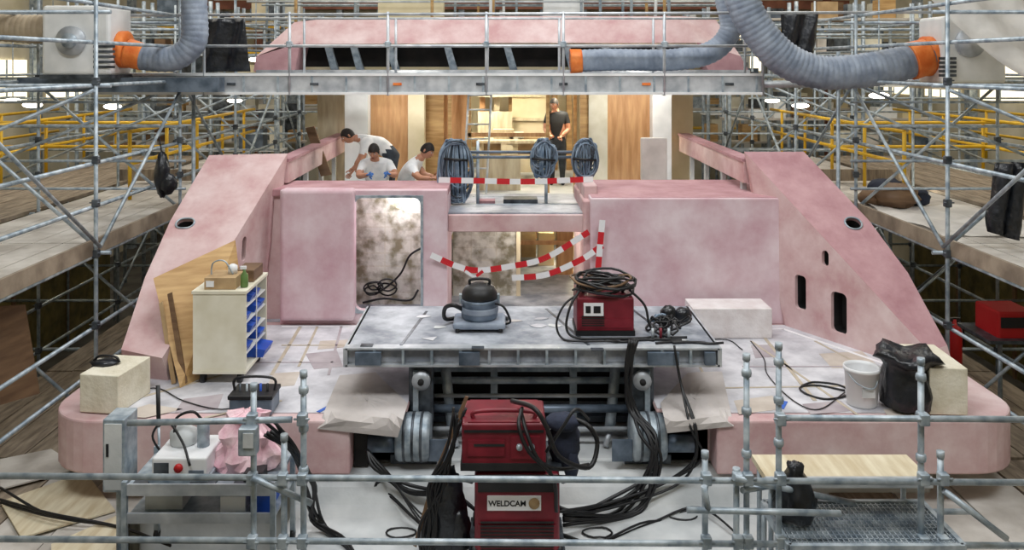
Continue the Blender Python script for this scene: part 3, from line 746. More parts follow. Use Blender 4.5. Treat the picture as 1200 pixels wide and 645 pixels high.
b.ell(c+V((0,0,-.04)),(.16,.15,.42),'bag',18,14,jit=.12); b.ell(c+V((-.1,0,-.2)),(.14,.12,.25),'bag',14,10,jit=.14);b.ell(c+V((.1,-.05,-.15)),(.1,.1,.2),'bag',14,10,jit=.14); b.ell(c+V((-.05,0,.25)),(.08,.08,.16),'bag',12,8,jit=.14); b.done()
b=MB('wood_lath'); b.poly([W(545,465,7.3),W(549,466,7.3),W(512,560,7.15),W(507,559,7.15)],(0,.02,0),'plyd'); b.poly([W(512,556,7.15),W(508,556,7.15),W(484,640,7.05),W(488,642,7.05)],(0,.02,0),'plyd'); b.done()

b=MB('welding_cables')
def pc_(L,r=.014,k='cable'): b.cable([W(x_,y_,Y_) for x_,y_,Y_ in L],r,k)
pc_([(600,470,7.2),(625,478,6.85),(640,500,6.8),(655,535,6.8),(690,548,6.9),(700,520,7.0),(690,500,7.0),(670,490,7.1)],.02)
pc_([(610,480,7),(618,510,6.85),(632,540,6.8),(655,550,6.85),(690,545,7.0)],.016)
pc_([(612,478,7),(608,500,6.85),(620,530,6.8),(648,560,6.8),(652,600,6.85)],.016)
pc_([(640,530,6.85),(660,500,6.85),(675,480,6.9),(690,492,7)],.014)
for i in range(6): pc_([(742+R(-6,6),398,8.2),(738+R(-5,5),440,8.15),(742+R(-6,6),480,8.1),(760+R(-10,10),510,7.9),(768+R(-8,8),545,7.8),(745+R(-30,10),600,7.75),(660,610+R(-10,10),7.45)],.016)
for i in range(4): pc_([(790,405,8.2),(798,450,8.1),(812+R(-5,5),500,7.85),(815+R(-8,8),540,7.8),(770+R(-20,20),570+R(-5,5),7.85),(700,595+R(-5,5),7.6),(655,600,7.4)],.012)
for i in range(3): pc_([(640+R(-4,4),560,7.6),(650,590+R(-5,5),7.6),(680,600,7.6),(720,590+R(-8,8),7.7),(760,560+R(-5,5),7.85)],.016)
for i in range(4): pc_([(430,528,7.9),(445+R(-6,6),550,7.8),(480,570+R(-8,8),7.8),(530,580,7.6),(560,600,7.5)],.018)
for i in range(7): pc_([(540+R(-10,10),470+R(0,30),7.1),(525+R(-10,10),530,7.15),(512+R(-10,10),570,7.1),(502+R(-12,12),620,7.05),(495+R(-10,10),680,7.0)],.012)
for i in range(7): pc_([(315+R(-8,8),500+R(-10,10),6.9),(345+R(-6,6),530,7),(360+R(-10,10),570,7.3),(375+R(-12,12),610,7.5),(405,640+R(-8,8),7.25),(430,680,6.8)],.014)
for i in range(3): pc_([(0,585+R(-15,15),7.95),(60,606+R(-6,6),7.6),(140,618,7.5),(200,640,7.2)],.012)
for i in range(5): pc_([(400+R(-10,30),600,7.8),(430,590+R(-6,14),7.85),(452,560+R(-6,20),7.9),(500,620+R(-15,15),7.45),(560,640,7.3)],.008)
for i in range(4): pc_([(655,630+R(-10,8),7.35),(700,640+R(-8,5),7.3),(760,610+R(-10,15),7.6),(820,600+R(-10,20),7.75),(880,640,7.2)],.010)
for (x_,y_) in ((470,625),(800,605),(700,625)): 
    c=G(x_,y_,-.80); b.tube([c+V((math.cos(a)*.13,math.sin(a)*.08,R(0,.01))) for a in [k*.4 for k in range(16)]],.008,'cable',6,closed=True)
b.done()
b=MB('deck_cables')
def gc(L,r=.01,z=.022,k='cable'): b.cable([G(x_,y_,z) for x_,y_ in L],r,k)
gc([(940,452),(955,448),(985,452),(995,462),(970,468),(945,462),(938,454),(960,452),(990,458)],.01)
gc([(990,460),(960,480),(930,470),(900,440),(895,420),(880,400)],.006)
gc([(790,385),(800,400),(850,398),(870,410)],.006)
gc([(120,470),(180,455),(215,470),(260,480),(300,470)],.006)
b.done()
b=MB('cable_tangle')
for i in range(10):
    c=G(R(765,800),R(374,392),.58); r=R(.06,.13)
    b.tube([c+V((math.cos(a)*r,math.sin(a)*r*.8,.02+R(0,.05)+.05*math.sin(a+i))) for a in [k*.4 for k in range(16)]],.012,random.choice(['cable','cable','hose']),6,closed=True)
for i in range(5):
    c=G(R(700,830),R(395,406),.565); b.cable([c,c+V((.2,R(-.05,.05),.0)),c+V((.35,R(-.05,.05),.0)),c+V((.5,0,0))],.012)
c=G(800,378,.56); b.ell(c+V((0,0,.08)),(.1,.08,.08),'bag',12,8,jit=.1); b.ell(c+V((-.15,0,.09)),(.09,.07,.09),'bag',12,8,jit=.1)
c=G(812,398,.56)
for i in range(3): b.rev([(.015,.0),(.015,.1)],c+V((i*.08-.4,0,0.01)),['alu','red','steel'][i],8)
b.done()

# ============ tool cart ============
b=MB('tool_trolley_cabinet')
Yt=8.75; xr=Xp(288,Yt); xl=Xp(226,Yt); z1=.97; D=.78
b.box((xl,Yt,.15),(xr,Yt+.03,z1-.03),'cream')
b.box((xl,Yt+D-.03,.15),(xr,Yt+D,z1-.03),'cream');b.box((xl,Yt+.03,.15),(xl+.03,Yt+D-.03,z1-.03),'cream')
b.box((xl-.01,Yt-.01,z1-.03),(xr+.01,Yt+D+.01,z1),'cream')
b.box((xl,Yt-.01,.12),(xr,Yt+D,.15),'cream')
for z in (.3,.46,.62,.78): b.box((xl+.03,Yt+.03,z),(xr-.01,Yt+D-.03,z+.015),'white')
for (z,n_) in ((.15,2),(.315,3),(.475,4),(.635,4),(.795,4)):
    for j in range(n_):
        w_=(D-.1)/n_; y0=Yt+.05+j*w_; hh=.11 if n_>2 else .13
        if (j+int(z*10))%3==1: continue
        out=.06 if z<.2 else -.03
        b.poly([(xr-.2,y0+.01,z+.002),(xr+out,y0+.01,z+.002),(xr+.03+out,y0+.01,z+hh*.6),(xr+out,y0+.01,z+hh*.65),(xr-.2,y0+.01,z+hh)],(0,w_-.03,0),'blue')
b.box((xr-.005,Yt+D*.5-.01,.15),(xr+.0,Yt+D*.5+.01,z1-.03),'white')
for sx in (xl+.08,xr-.08):
    for yy in (Yt+.08,Yt+D-.08): b.rev([(.03,-.025),(.06,-.02),(.06,.02),(.03,.025)],(sx,yy,.062),'black',14,'x'); b.box((sx-.02,yy-.03,.08),(sx+.02,yy+.03,.13),'steel')
b.done()
b=MB('supplies_box'); b.box((xl+.1,Yt+.05,z1+.002),(xl+.42,Yt+.4,z1+.12),'card'); b.box((xl+.12,Yt+.04,z1+.03),(xl+.2,Yt+.05,z1+.09),'tapew'); b.cable([(xl+.12,Yt+.2,z1+.1),(xl+.14,Yt+.2,z1+.24),(xl+.26,Yt+.2,z1+.26),(xl+.35,Yt+.2,z1+.12)],.008,'steel'); b.rev([(.05,.12),(.05,.2),(.02,.22)],(xl+.33,Yt+.25,z1),'wht',12);b.done()
b=MB('supplies_box'); b.box((xr-.22,Yt+.35,z1+.002),(xr-.02,Yt+.7,z1+.13),'plyd',bev=.01); b.box((xr-.2,Yt+.33,z1+.04),(xr-.08,Yt+.35,z1+.1),'card'); b.done()
b=MB('spray_bottle'); b.rev([(.035,0),(.04,.01),(.04,.12),(.015,.16),(.015,.19)],(xr-.06,Yt+.15,z1+.002),'green',14); b.box((xr-.1,Yt+.135,z1+.19),(xr-.04,Yt+.165,z1+.22),'wht'); b.done()
b=MB('leaning_plywood_sheet')
# board leans from the deck beside the cabinet back against the bulwark wing
B0=G(211,455,.012);B1=B0+V((.42,.95,0));T0=W(180,328,9.15);T1=W(276,283,9.75)
b.poly([B0,B1,T1,T0],(-.01,.025,.01),'ply')
b.poly([W(196,345,8.98),W(201,343,8.98),W(219,449,8.72),W(213,452,8.72)],(0,.02,0),'plyd');b.poly([W(186,356,8.98),W(190,354,8.98),W(206,449,8.75),W(201,451,8.75)],(0,.02,0),'card'); b.done()

def block(name,x0,x1,yt,yb_,z,dp,k,rot=0):
    p=G(x0,yb_,z);q=G(x1,yb_,z); Y=p.y; b=MB(name)
    b.box((p.x,Y,z),(q.x,Y+dp,Zp(yt,Y)),k,rot=rot,bev=.01); return b
b=block('foam_block',96,145,440,485,.012,.55,'foam',-.15);b.done()
b=MB('black_harness'); zz=Zp(440,8.05)+.01
c=V((Xp(122,8.3),8.32,zz)); b.ell(c+V((0,0,.02)),(.14,.1,.03),'bag',14,6,jit=.15); b.cable([c+V((-.12,0,.02)),c+V((-.05,0,.08)),c+V((.1,0,.07)),c+V((.14,0,.02))],.012); b.done()
b=block('foam_block',1092,1136,432,487,.012,.7,'foam',-.05);b.done()
b=block('polystyrene_block',812,905,362,397,.012,.45,'foamw',0);b.done()
p=G(1010,474,.012); b=MB('plastic_bucket')
b.rev([(.13,0),(.14,.02),(.16,.33),(.172,.335),(.172,.37),(.16,.37),(.15,.34),(.135,.05)],p,'wht',24)
b.cable([p+V((-.17,0,.35)),p+V((-.1,-.14,.25)),p+V((.05,-.17,.22)),p+V((.17,0,.35))],.006,'steel'); b.box(p+V((-.06,-.16,.12)),p+V((.06,-.148,.2)),'hullgrey'); b.done()
p=G(1062,478,.012); b=MB('garbage_bag')
prof=[(.16,0),(.22,.04),(.24,.18),(.22,.3),(.2,.4),(.25,.47),(.3,.5),(.26,.55),(.2,.52),(.12,.5)]
n=26;vs=[];fs=[]
for i,(r_,h_) in enumerate(prof):
    for j in range(n):
        a=2*math.pi*j/n; q=r_*(1+.1*math.sin(5*a+i*.7)+R(-.06,.06)); vs.append(p+V((q*math.cos(a),q*math.sin(a),h_+(.03*math.sin(4*a) if i>4 else 0)+(R(-.01,.01) if i else 0))))
for i in range(len(prof)-1):
    for j in range(n): fs.append((i*n+j,i*n+(j+1)%n,(i+1)*n+(j+1)%n,(i+1)*n+j))
fs.append(tuple(range(n)));fs.append(tuple((len(prof)-1)*n+j for j in range(n)))
b.add(vs,fs,'bag',True);b.done()
p=G(293,488,.012); b=MB('tool_tote')
b.box(p+V((-.2,0,0)),p+V((.2,.3,.17)),'blusteel',bev=.02); b.box(p+V((-.21,-.01,.15)),p+V((.21,.31,.19)),'black',bev=.01)
b.tube(catmull([p+V((-.19,.15,.17)),p+V((-.17,.15,.3)),p+V((.17,.15,.3)),p+V((.19,.15,.17))],6),.013,'black')
for i in range(5): b.rev([(.012,.1),(.012,.26)],p+V((-.13+i*.065,.12,0)),['dsteel','steel','yel','blue','black'][i],8)
b.done()
b=MB('hand_brush'); p=W(185,452,7.5); b.tube([p,W(186,500,7.45)],.018,'black'); b.tube([W(186,500,7.45),W(187,545,7.4)],.012,'steel');b.box(W(180,540,7.4),W(194,560,7.4)+V((0,.05,0)),'plyd');b.done()

def tape(b,P,wd=.075,seg=.16):
    pts=catmull([V(p) for p in P],20); cum=0
    for i in range(len(pts)-1):
        a,c=pts[i],pts[i+1]; cum+=(c-a).length; k='taper' if int(cum/seg)%2 else 'tapew'
        dr=(c-a).normalized(); up=V((0,0,1)) if abs(dr.z)<.8 else V((1,0,0)); up=(up-dr*up.dot(dr)).normalized()*wd/2
        b.add([a-up,c-up,c+up,a+up],[(0,1,2,3)],k)
b=MB('barrier_tape')
tape(b,[W(514,211,11.3),W(560,212,11.3),(W(620,213,11.3)),W(695,210,11.3)])
tape(b,[W(505,299,10.7),W(535,312,10.75),W(560,317,10.8),W(600,312,10.8),W(640,302,10.8),W(690,272,10.8)])
tape(b,[W(600,326,10.75),W(640,322,10.75),W(680,305,10.75),W(706,288,10.7)])
tape(b,[W(706,258,10.7),W(703,290,10.7),W(700,328,10.7)])
tape(b,[W(545,318,10.74),W(556,324,10.74),W(566,318,10.74)],.04)
b.done()
b=MB('hose_rack')
Yh=11.7
for x_ in (528,560,640,690): b.pole((Xp(x_,Yh),Yh,Zp(252,10.95)+.02),(Xp(x_,Yh),Yh,Zp(165,Yh)),.022)
for y_ in (178,184,240): b.pole((Xp(515,Yh),Yh-.03,Zp(y_,Yh)),(Xp(700,Yh),Yh-.03,Zp(y_,Yh)),.02,'blusteel' if y_<200 else 'steel')
b.pole((Xp(552,Yh),Yh+.6,Zp(240,Yh)),(Xp(640,Yh),Yh+.6,Zp(240,Yh)),.02)
b.box((Xp(590,Yh),Yh,1.38),(Xp(630,Yh),Yh+.3,1.44),'dsteel');b.box((Xp(560,Yh),Yh,1.38),(Xp(580,Yh),Yh+.2,1.42),'pinkd')
b.done()
for (x_,hw,hb,nn) in ((534,.25,236,46),(637,.18,208,36),(685,.18,208,36)):
    b=MB('hose_coil')
    for i in range(nn):
        c=W(x_,175,Yh); yy=Yh-.1+R(-.07,.04); zb=Zp(hb,Yh)+R(0,1)**2*.35; zt=Zp(162,Yh)+R(-.07,.01); hh=zt-zb; a_=(.08+.92*R(0,1)**1.3)*hw; ox=R(-1,1)*(hw-a_)*.8; tx=ox*.7
        P=[V((c.x+tx-a_*.6,yy,zt-.05)),V((c.x+tx,yy-.02,zt)),V((c.x+tx+a_*.6,yy,zt-.05)),V((c.x+ox+a_*.95,yy-.03,zt-hh*.35)),V((c.x+ox+a_,yy-.02,zb+hh*.3)),V((c.x+ox+a_*.5,yy,zb+.03)),V((c.x+ox-a_*.5,yy-.02,zb+.03)),V((c.x+ox-a_,yy-.02,zb+hh*.3)),V((c.x+ox-a_*.95,yy-.03,zt-hh*.35))]
        b.tube(catmull(P,3,True),.012,random.choice(['hose','hose','hose','blusteel','dsteel']),6,closed=True)
    b.tube([W(x_-14,186,Yh-.2),W(x_+14,188,Yh-.2)],.018,'cable',6)
    b.done()
sheet('hanging_work_jacket',W(1166,192,9.6),W(1196,190,9.6),W(1160,272,9.6),W(1192,282,9.6),'bag',amp=.05,th=.05)
b=MB('hanging_black_bag'); c=W(190,205,11.4); b.ell(c,(.1,.1,.3),'bag',14,10,jit=.12); b.ell(c+V((.08,0,-.12)),(.12,.1,.15),'bag',12,8,jit=.12); b.cable([c+V((0,0,.25)),c+V((-.03,0,.45)),W(186,160,11.4)],.01); b.done()
b=MB('red_machine'); b.bpx(1170,1215,366,400,9.8,.5,'redb',bev=.03); b.bpx(1174,1215,373,385,9.78,.03,'dark'); b.bpx(1160,1220,400,404,9.7,.7,'dsteel'); b.pole(W(1172,402,9.9),(W(1172,402,9.9).x,9.9,-.8));b.pole(W(1205,402,9.9),(W(1205,402,9.9).x,9.9,-.8)); b.done()
b=MB('fire_extinguisher');p=V((Xp(1118,11.5),11.5,-.8)); b.rev([(.09,0),(.1,.02),(.1,.5),(.07,.58),(.03,.6),(.03,.66)],p,'redb',18); b.box(p+V((-.06,-.02,.64)),p+V((.08,.02,.68)),'black'); b.cable([p+V((.03,0,.64)),p+V((.12,0,.55)),p+V((.13,0,.3))],.012); b.done()
b=MB('dust_sheet_on_walkway')
vs=[];fs=[]
for j in range(9):
    for i in range(9): vs.append(V((5.3+i*.19+.05*math.sin(j),10.3+j*.28+.05*math.sin(i),1.215+.02*math.sin(i*2+j)+R(0,.02))))
for j in range(8):
    for i in range(8): a=j*9+i; fs.append((a,a+1,a+10,a+9))
b.add(vs,fs,'film',True);b.done()

# ============ foreground scaffold ============
b=MB('scaffold_guardrail')
Yf=6.5
def fp(x0,y0,x1,y1,Y0=Yf,Y1=None,r=.024,k='steel'): b.pole(W(x0,y0,Y0),W(x1,y1,Y1 or Y0),r,k)
fp(-20,558,1220,566); fp(-20,632,1220,640)
fp(920,490,1220,492); fp(150,496,342,492)
def vp(x,yt,Y=Yf):
    b.pole((Xp(x,Y),Y+.05,-.85),(Xp(x,Y),Y+.05,Zp(yt,Y)))
    b.tube([(Xp(x,Y),Y+.05,Zp(yt,Y)),(Xp(x,Y),Y+.05,Zp(yt,Y)+.05)],.03,'steel',8)
for x,yt in ((354,445),(331,520),(295,460),(915,412),(877,425),(1083,430),(865,560),(1106,540),(828,540)):
    vp(x,yt)
    for y_ in (492,562,636):
        if y_>yt and not (y_==492 and 360<x<900): b.coup((Xp(x,Yf),Yf+.01,Zp(y_,Yf)),'steel')
for x,yt in ((354,445),(915,412),(877,425),(1083,430)):
    for y_ in (yt+15,yt+60,yt+110): b.rev([(.025,-.03),(.036,-.025),(.04,0),(.036,.025),(.025,.03)],(Xp(x,Yf),Yf+.05,Zp(y_,Yf)),'steel',12)
fp(295,560,365,590,6.45,6.6);fp(805,598,985,602,6.4);fp(825,570,830,600,6.4); fp(870,575,960,560,6.5,7.2)
fp(960,600,1140,600,7.15,7.15)
fp(860,560,1000,590,6.45,6.9); fp(1106,575,1180,632,6.5,6.4)
b.done()
b=MB('access_step')
z=.0; a=G(898,560,z);c=G(1090,560,z); yB=(H-z)*F/(533-CY)
b.box((a.x,a.y,-.05),(c.x,yB,z),'plyl'); b.box((a.x-.01,a.y-.03,-.07),(c.x+.01,a.y,.01),'alu')
for x in (a.x+.05,c.x-.05):
    for y in (a.y+.04,yB-.05): b.pole((x,y,-.82),(x,y,-.05),.022)
b.done()
b=MB('steel_grating_platform')
z=-.32; a=G(925,640,z);c=G(1130,640,z); yB=(H-z)*F/(588-CY)
for i in range(34):
    x=a.x+(c.x-a.x)*i/33; b.box((x-.004,a.y,z-.03),(x+.004,yB,z),'steel')
for j in range(14):
    y=a.y+(yB-a.y)*j/13; b.box((a.x,y-.004,z-.03),(c.x,y+.004,z),'steel')
for y in (a.y,yB): b.box((a.x,y-.02,z-.06),(c.x,y+.02,z+.01),'steel')
for x in (a.x,c.x):
    b.box((x-.02,a.y,z-.06),(x+.02,yB,z+.01),'steel')
    for y in (a.y+.03,yB-.03): b.pole((x,y,-.82),(x,y,z-.03),.022)
b.done()
b=MB('garbage_bag'); p=V((Xp(932,6.75),6.75,-.3)); n=22
prof=[(.12,0),(.15,.03),(.16,.14),(.13,.24),(.1,.32),(.06,.38),(.07,.43),(.02,.45)]
vs=[];fs=[]
for i,(r_,h_) in enumerate(prof):
    for j in range(n):
        a=2*math.pi*j/n; q=r_*(1+.12*math.sin(4*a+i)+R(-.08,.08)); vs.append(p+V((q*math.cos(a),q*math.sin(a),h_+(R(-.01,.01) if i else 0))))
for i in range(len(prof)-1):
    for j in range(n): fs.append((i*n+j,i*n+(j+1)%n,(i+1)*n+(j+1)%n,(i+1)*n+j))
fs.append(tuple(range(n)));fs.append(tuple((len(prof)-1)*n+j for j in range(n)))
b.add(vs,fs,'bag',True);b.done()

b=MB('metal_work_trolley')
Yq=6.75; xa,xb=Xp(146,Yq),Xp(320,Yq); zt=Zp(572,Yq)
b.box((xa,Yq,zt-.03),(xb,Yq+.65,zt),'steel'); b.box((xa,Yq-.01,zt-.06),(xb,Yq+.01,zt+.03),'alu')
b.box((xa,Yq,zt-.27),(xb,Yq+.65,zt-.25),'steel'); b.box((xa,Yq-.01,zt-.28),(xb,Yq+.01,zt-.2),'alu')
for x in(xa,xb):
    for y in (Yq,Yq+.63): b.box((x-.02,y-.02,-.75),(x+.02,y+.02,zt+.05),'steel'); b.rev([(.03,-.02),(.05,-.015),(.05,.015),(.03,.02)],(x,y,-.77),'black',12,'x')
b.box((xb-.2,Yq+.1,zt-.25),(xb-.05,Yq+.4,zt-.1),'blue'); b.box((xb-.45,Yq+.1,zt-.25),(xb-.25,Yq+.4,zt-.12),'wht');b.box((xa+.1,Yq+.15,zt-.25),(xa+.4,Yq+.5,zt-.08),'hullgrey')
for (x0_,w_) in ((.05,.12),(.5,.2),(.85,.15)): b.box((xa+x0_,Yq+.03,zt),(xa+x0_+w_,Yq+.12,zt+.02),'dsteel')
b.box((xb-.25,Yq+.05,zt),(xb-.1,Yq+.2,zt+.09),'black')
b.done()
b=MB('spray_pump_unit')
c=V((Xp(205,Yq),Yq+.3,zt))
b.box(c+V((-.22,-.22,.03)),c+V((.22,.22,.2)),'wht',bev=.02); b.box(c+V((-.24,-.24,0)),c+V((.24,.24,.04)),'steel')
b.rev([(.10,.2),(.11,.22),(.11,.3),(.06,.33),(.05,.36)],c+V((-.06,.05,0)),'hullgrey',20); b.rev([(.05,.2),(.05,.4),(.02,.42)],c+V((.12,0,0)),'steel',14)
b.cable([c+V((.12,0,.4)),c+V((.05,-.05,.5)),c+V((-.08,-.05,.45)),c+V((-.12,0,.3))],.012,'cable'); b.rev([(.035,-.02),(.035,0)],c+V((.0,-.22,.12)),'redb',12,'y')
b.box(c+V((-.2,-.225,.06)),c+V((-.08,-.21,.16)),'dsteel');b.box(c+V((.08,-.228,.05)),c+V((.2,-.21,.1)),'blusteel')
b.cable([c+V((-.2,0,.1)),c+V((-.28,-.05,.3)),c+V((-.15,-.1,.45)),c+V((0,-.15,.3)),c+V((.1,-.25,.15))],.01,'cable')
b.done()
b=MB('pink_plastic_bag'); c=V((Xp(275,Yq),Yq+.35,zt)); n=28
prof=[(.22,0),(.27,.05),(.26,.13),(.2,.22),(.22,.3),(.14,.38),(.16,.45),(.04,.47)]
vs=[];fs=[]
for i,(r_,h_) in enumerate(prof):
    for j in range(n):
        a=2*math.pi*j/n; q=r_*(1+.14*math.sin(4*a+i*1.3)+R(-.12,.12)); vs.append(c+V((q*math.cos(a),q*.75*math.sin(a),h_+(R(-.02,.02) if i else 0.002))))
for i in range(len(prof)-1):
    for j in range(n): fs.append((i*n+j,i*n+(j+1)%n,(i+1)*n+(j+1)%n,(i+1)*n+j))
fs.append(tuple(range(n)));fs.append(tuple((len(prof)-1)*n+j for j in range(n)))
b.add(vs,fs,'pinkbag',False);b.done()
b=MB('switch_cabinet'); Y0=6.9
b.box((Xp(120,Y0),Y0,Zp(578,Y0)),(Xp(146,Y0),Y0+.25,Zp(492,Y0)),'steel',bev=.012); b.box((Xp(123,Y0),Y0-.01,Zp(574,Y0)),(Xp(143,Y0),Y0+.01,Zp(497,Y0)),'hullgrey')
b.box((Xp(125,Y0),Y0-.015,Zp(535,Y0)),(Xp(128,Y0),Y0-.01,Zp(520,Y0)),'black'); b.pole((Xp(133,Y0),Y0+.12,-.82),(Xp(133,Y0),Y0+.12,Zp(577,Y0)),.03); b.box((Xp(120,Y0),Y0,-.82),(Xp(146,Y0),Y0+.25,-.8),'steel')
b.done()
b=MB('junction_box'); b.box((Xp(281,6.45),6.4,Zp(532,6.45)),(Xp(302,6.45),6.5,Zp(500,6.45)),'steel',bev=.01); b.box((Xp(285,6.4),6.39,Zp(525,6.4)),(Xp(297,6.4),6.4,Zp(508,6.4)),'hullgrey'); b.done()

# ============ people ============
def person(name,J,pal,fwd,up=(0,0,1),gl=None,scale=1.0):
    b=MB(name)
    P={k:W(*v) if not isinstance(v,V) else v for k,v in J.items()}
    bones=[('pelvis','belly'),('belly','chest'),('chest','neck'),('neck','skull'),('chest','sL'),('sL','eL'),('eL','wL'),('chest','sR'),('sR','eR'),('eR','wR'),('pelvis','hL'),('hL','kL'),('kL','aL'),('aL','tL'),('pelvis','hR'),('hR','kR'),('kR','aR'),('aR','tR')]
    rad=dict(pelvis=.15,belly=.145,chest=.16,neck=.07,skull=.055,sL=.085,sR=.085,eL=.05,eR=.05,wL=.032,wR=.032,hL=.11,hR=.11,kL=.07,kR=.07,aL=.045,aR=.045,tL=.035,tR=.035)
    P['belly']=P['pelvis'].lerp(P['chest'],.5)
    keys=list(rad); me=bpy.data.meshes.new('b'); me.from_pydata([P[k] for k in keys],[(keys.index(a),keys.index(c)) for a,c in bones],[])
    o=bpy.data.objects.new('b',me); sc.collection.objects.link(o)
    sk=o.modifiers.new('s','SKIN'); sk.use_smooth_shade=True
    for i,k in enumerate(keys):
        d_=me.skin_vertices[0].data[i]; r=rad[k]*scale; d_.radius=(r,r); d_.use_root=(k=='pelvis')
    ss=o.modifiers.new('u','SUBSURF'); ss.levels=2; ss.render_levels=2
    bpy.context.view_layer.update(); dg=bpy.context.evaluated_depsgraph_get(); m2=bpy.data.meshes.new_from_object(o.evaluated_get(dg))
    vs=[v.co.copy() for v in m2.vertices]
    def near(c):
        best=None
        for (a,d_) in bones:
            A,B=P[a],P[d_];ab=B-A;t=max(0,min(1,(c-A).dot(ab)/max(1e-9,ab.length_squared)));q=(c-A-ab*t).length-.5*(rad[a]*(1-t)+rad[d_]*t)
            if best is None or q<best[0]: best=(q,(a,d_),t)
        return best[1],best[2]
    off=len(b.v); b.v+=[tuple(v) for v in vs]
    for f in m2.polygons:
        (a,d_),t=near(f.center)
        if (a,d_)==('neck','skull') : k='skin'
        elif a in('eL','eR'): k='skin'
        elif a in('sL','sR'): k=pal[0] if t<.6 else 'skin'
        elif a=='pelvis' and d_=='belly': k=pal[1] if t<.4 else pal[0]
        elif a in('belly','chest'): k=pal[0]
        elif a in ('aL','aR'): k='black'
        else: k=pal[1]
        b.f.append(tuple(off+i for i in f.vertices)); b.mi.append(b.m(k)); b.sm.append(True)
    bpy.data.objects.remove(o)
    hk=gl or 'skin'
    for s_ in 'LR':
        w_=P['w'+s_];d_=(w_-P['e'+s_]).normalized(); side=d_.cross(V((0,1,0)))
        if side.length<.1: side=V((1,0,0))
        side.normalize(); nn=d_.cross(side); sg=1 if s_=='L' else -1
        pl=w_+d_*.095
        b.tube([w_-d_*.01,w_+d_*.03,w_+d_*.06,pl],.03,hk,10,rf=lambda t:(.026+.016*t),flat=.5)
        for i,L in enumerate((.07,.08,.075,.06)):
            st=pl-d_*.015+side*((i-1.5)*.02)
            q1=st+d_*L*.5+nn*.006;q2=q1+d_*L*.3+nn*.022;q3=q2+d_*L*.15+nn*.025
            b.tube([st,q1,q2,q3],.009,hk,6,rf=lambda t:.0095-.002*t)
        st=w_+d_*.03+side*sg*.03
        b.tube([st,st+d_*.03+side*sg*.03,st+d_*.06+side*sg*.035+nn*.015],.011,hk,6)
    f=V(fwd).normalized(); u=V(up); u=(u-f*u.dot(f)).normalized(); r_=f.cross(u)
    Mx=Matrix((r_,f,u)).transposed()
    c=P['skull']+u*.07+f*.015
    n,m=20,14;hv=[];hf=[]
    for i in range(m+1):
        t=math.pi*i/m
        for j in range(n):
            a=2*math.pi*j/n; x=math.sin(t)*math.cos(a);y=math.sin(t)*math.sin(a);z=math.cos(t)
            k_=1+.25*min(0,z)
            q=V((x*.078*k_,y*.098*(1+.1*min(0,z)),z*.118))
            if y>.75 and abs(x)<.3 and -.35<z<.1: q.y+=.012
            if y>.6 and z<-.55 and abs(x)<.4: q.y+=.008
            if .05<z<.3 and y>.7 and .2<abs(x)<.6: q.y-=.006
            hv.append(c+Mx@q)
    for i in range(m):
        for j in range(n): hf.append((i*n+j,i*n+(j+1)%n,(i+1)*n+(j+1)%n,(i+1)*n+j))
    b.add(hv,hf,'skin',True)
    vs=[];fs=[]
    for i in range(m+1):
        t=math.pi*.62*i/m
        for j in range(n):
            a=2*math.pi*j/n; tt=t*(1 if math.sin(a)<.2 else (1-.38*min(1,(math.sin(a)-.2)/.5)))
            x=math.sin(tt)*math.cos(a);y=math.sin(tt)*math.sin(a);z=math.cos(tt)
            vs.append(c+Mx@V((x*.084,y*.106,z*.128)))
    for i in range(m):
        for j in range(n): fs.append((i*n+j,i*n+(j+1)%n,(i+1)*n+(j+1)%n,(i+1)*n+j))
    b.add(vs,fs,'hair',True)
    b.ell(c+Mx@V((0,.108,-.015)),(.013,.016,.024),'skin',8,6,Mx)
    for sx in(-1,1):
        b.ell(c+Mx@V((sx*.03,.088,.012)),(.014,.008,.008),'tapew',8,6,Mx); b.ell(c+Mx@V((sx*.03,.094,.012)),(.006,.004,.006),'black',8,6,Mx)
        b.ell(c+Mx@V((sx*.03,.09,.032)),(.018,.006,.005),'hair',8,6,Mx)
        b.ell(c+Mx@V((sx*.078,-.005,-.005)),(.009,.018,.03),'skin',8,6,Mx)
    b.ell(c+Mx@V((0,.093,-.058)),(.024,.008,.007),'mouth',8,6,Mx)
    return b.done()
def Q(x_,Y_,z_): return V((Xp(x_,Y_),Y_,z_))
person('worker_bending',dict(pelvis=(460,176,13.5),chest=(434,164,13.35),neck=(420,161,13.25),skull=(412,163,13.2),
  sL=(430,164,13.55),eL=(424,182,13.5),wL=(416,194,13.4),sR=(428,169,13.1),eR=(424,188,13.05),wR=(414,200,13.0),
  hL=Q(461,13.6,1.85),kL=Q(458,13.6,1.45),aL=Q(463,13.62,1.07),tL=Q(456,13.5,1.035),hR=Q(461,13.4,1.85),kR=Q(455,13.35,1.45),aR=Q(463,13.36,1.07),tR=Q(455,13.25,1.035)),('shirt','pants'),(-.75,-.3,-.55),(-.5,0,.8))
person('worker_kneeling',dict(pelvis=Q(444,12.95,1.42),chest=(441,196,12.75),neck=(440,187,12.62),skull=(439,181,12.55),
  sL=(456,193,12.7),eL=(464,206,12.55),wL=(456,204,12.35),sR=(425,193,12.7),eR=(420,207,12.5),wR=(431,205,12.3),
  hL=Q(450,12.95,1.36),kL=Q(455,12.6,1.09),aL=Q(452,13.0,1.07),tL=Q(452,13.15,1.04),hR=Q(437,12.95,1.36),kR=Q(432,12.6,1.09),aR=Q(436,13.0,1.07),tR=Q(436,13.15,1.04)),('shirt','pants'),(-.1,-.85,-.5),(0,-.3,.9),gl='glove')
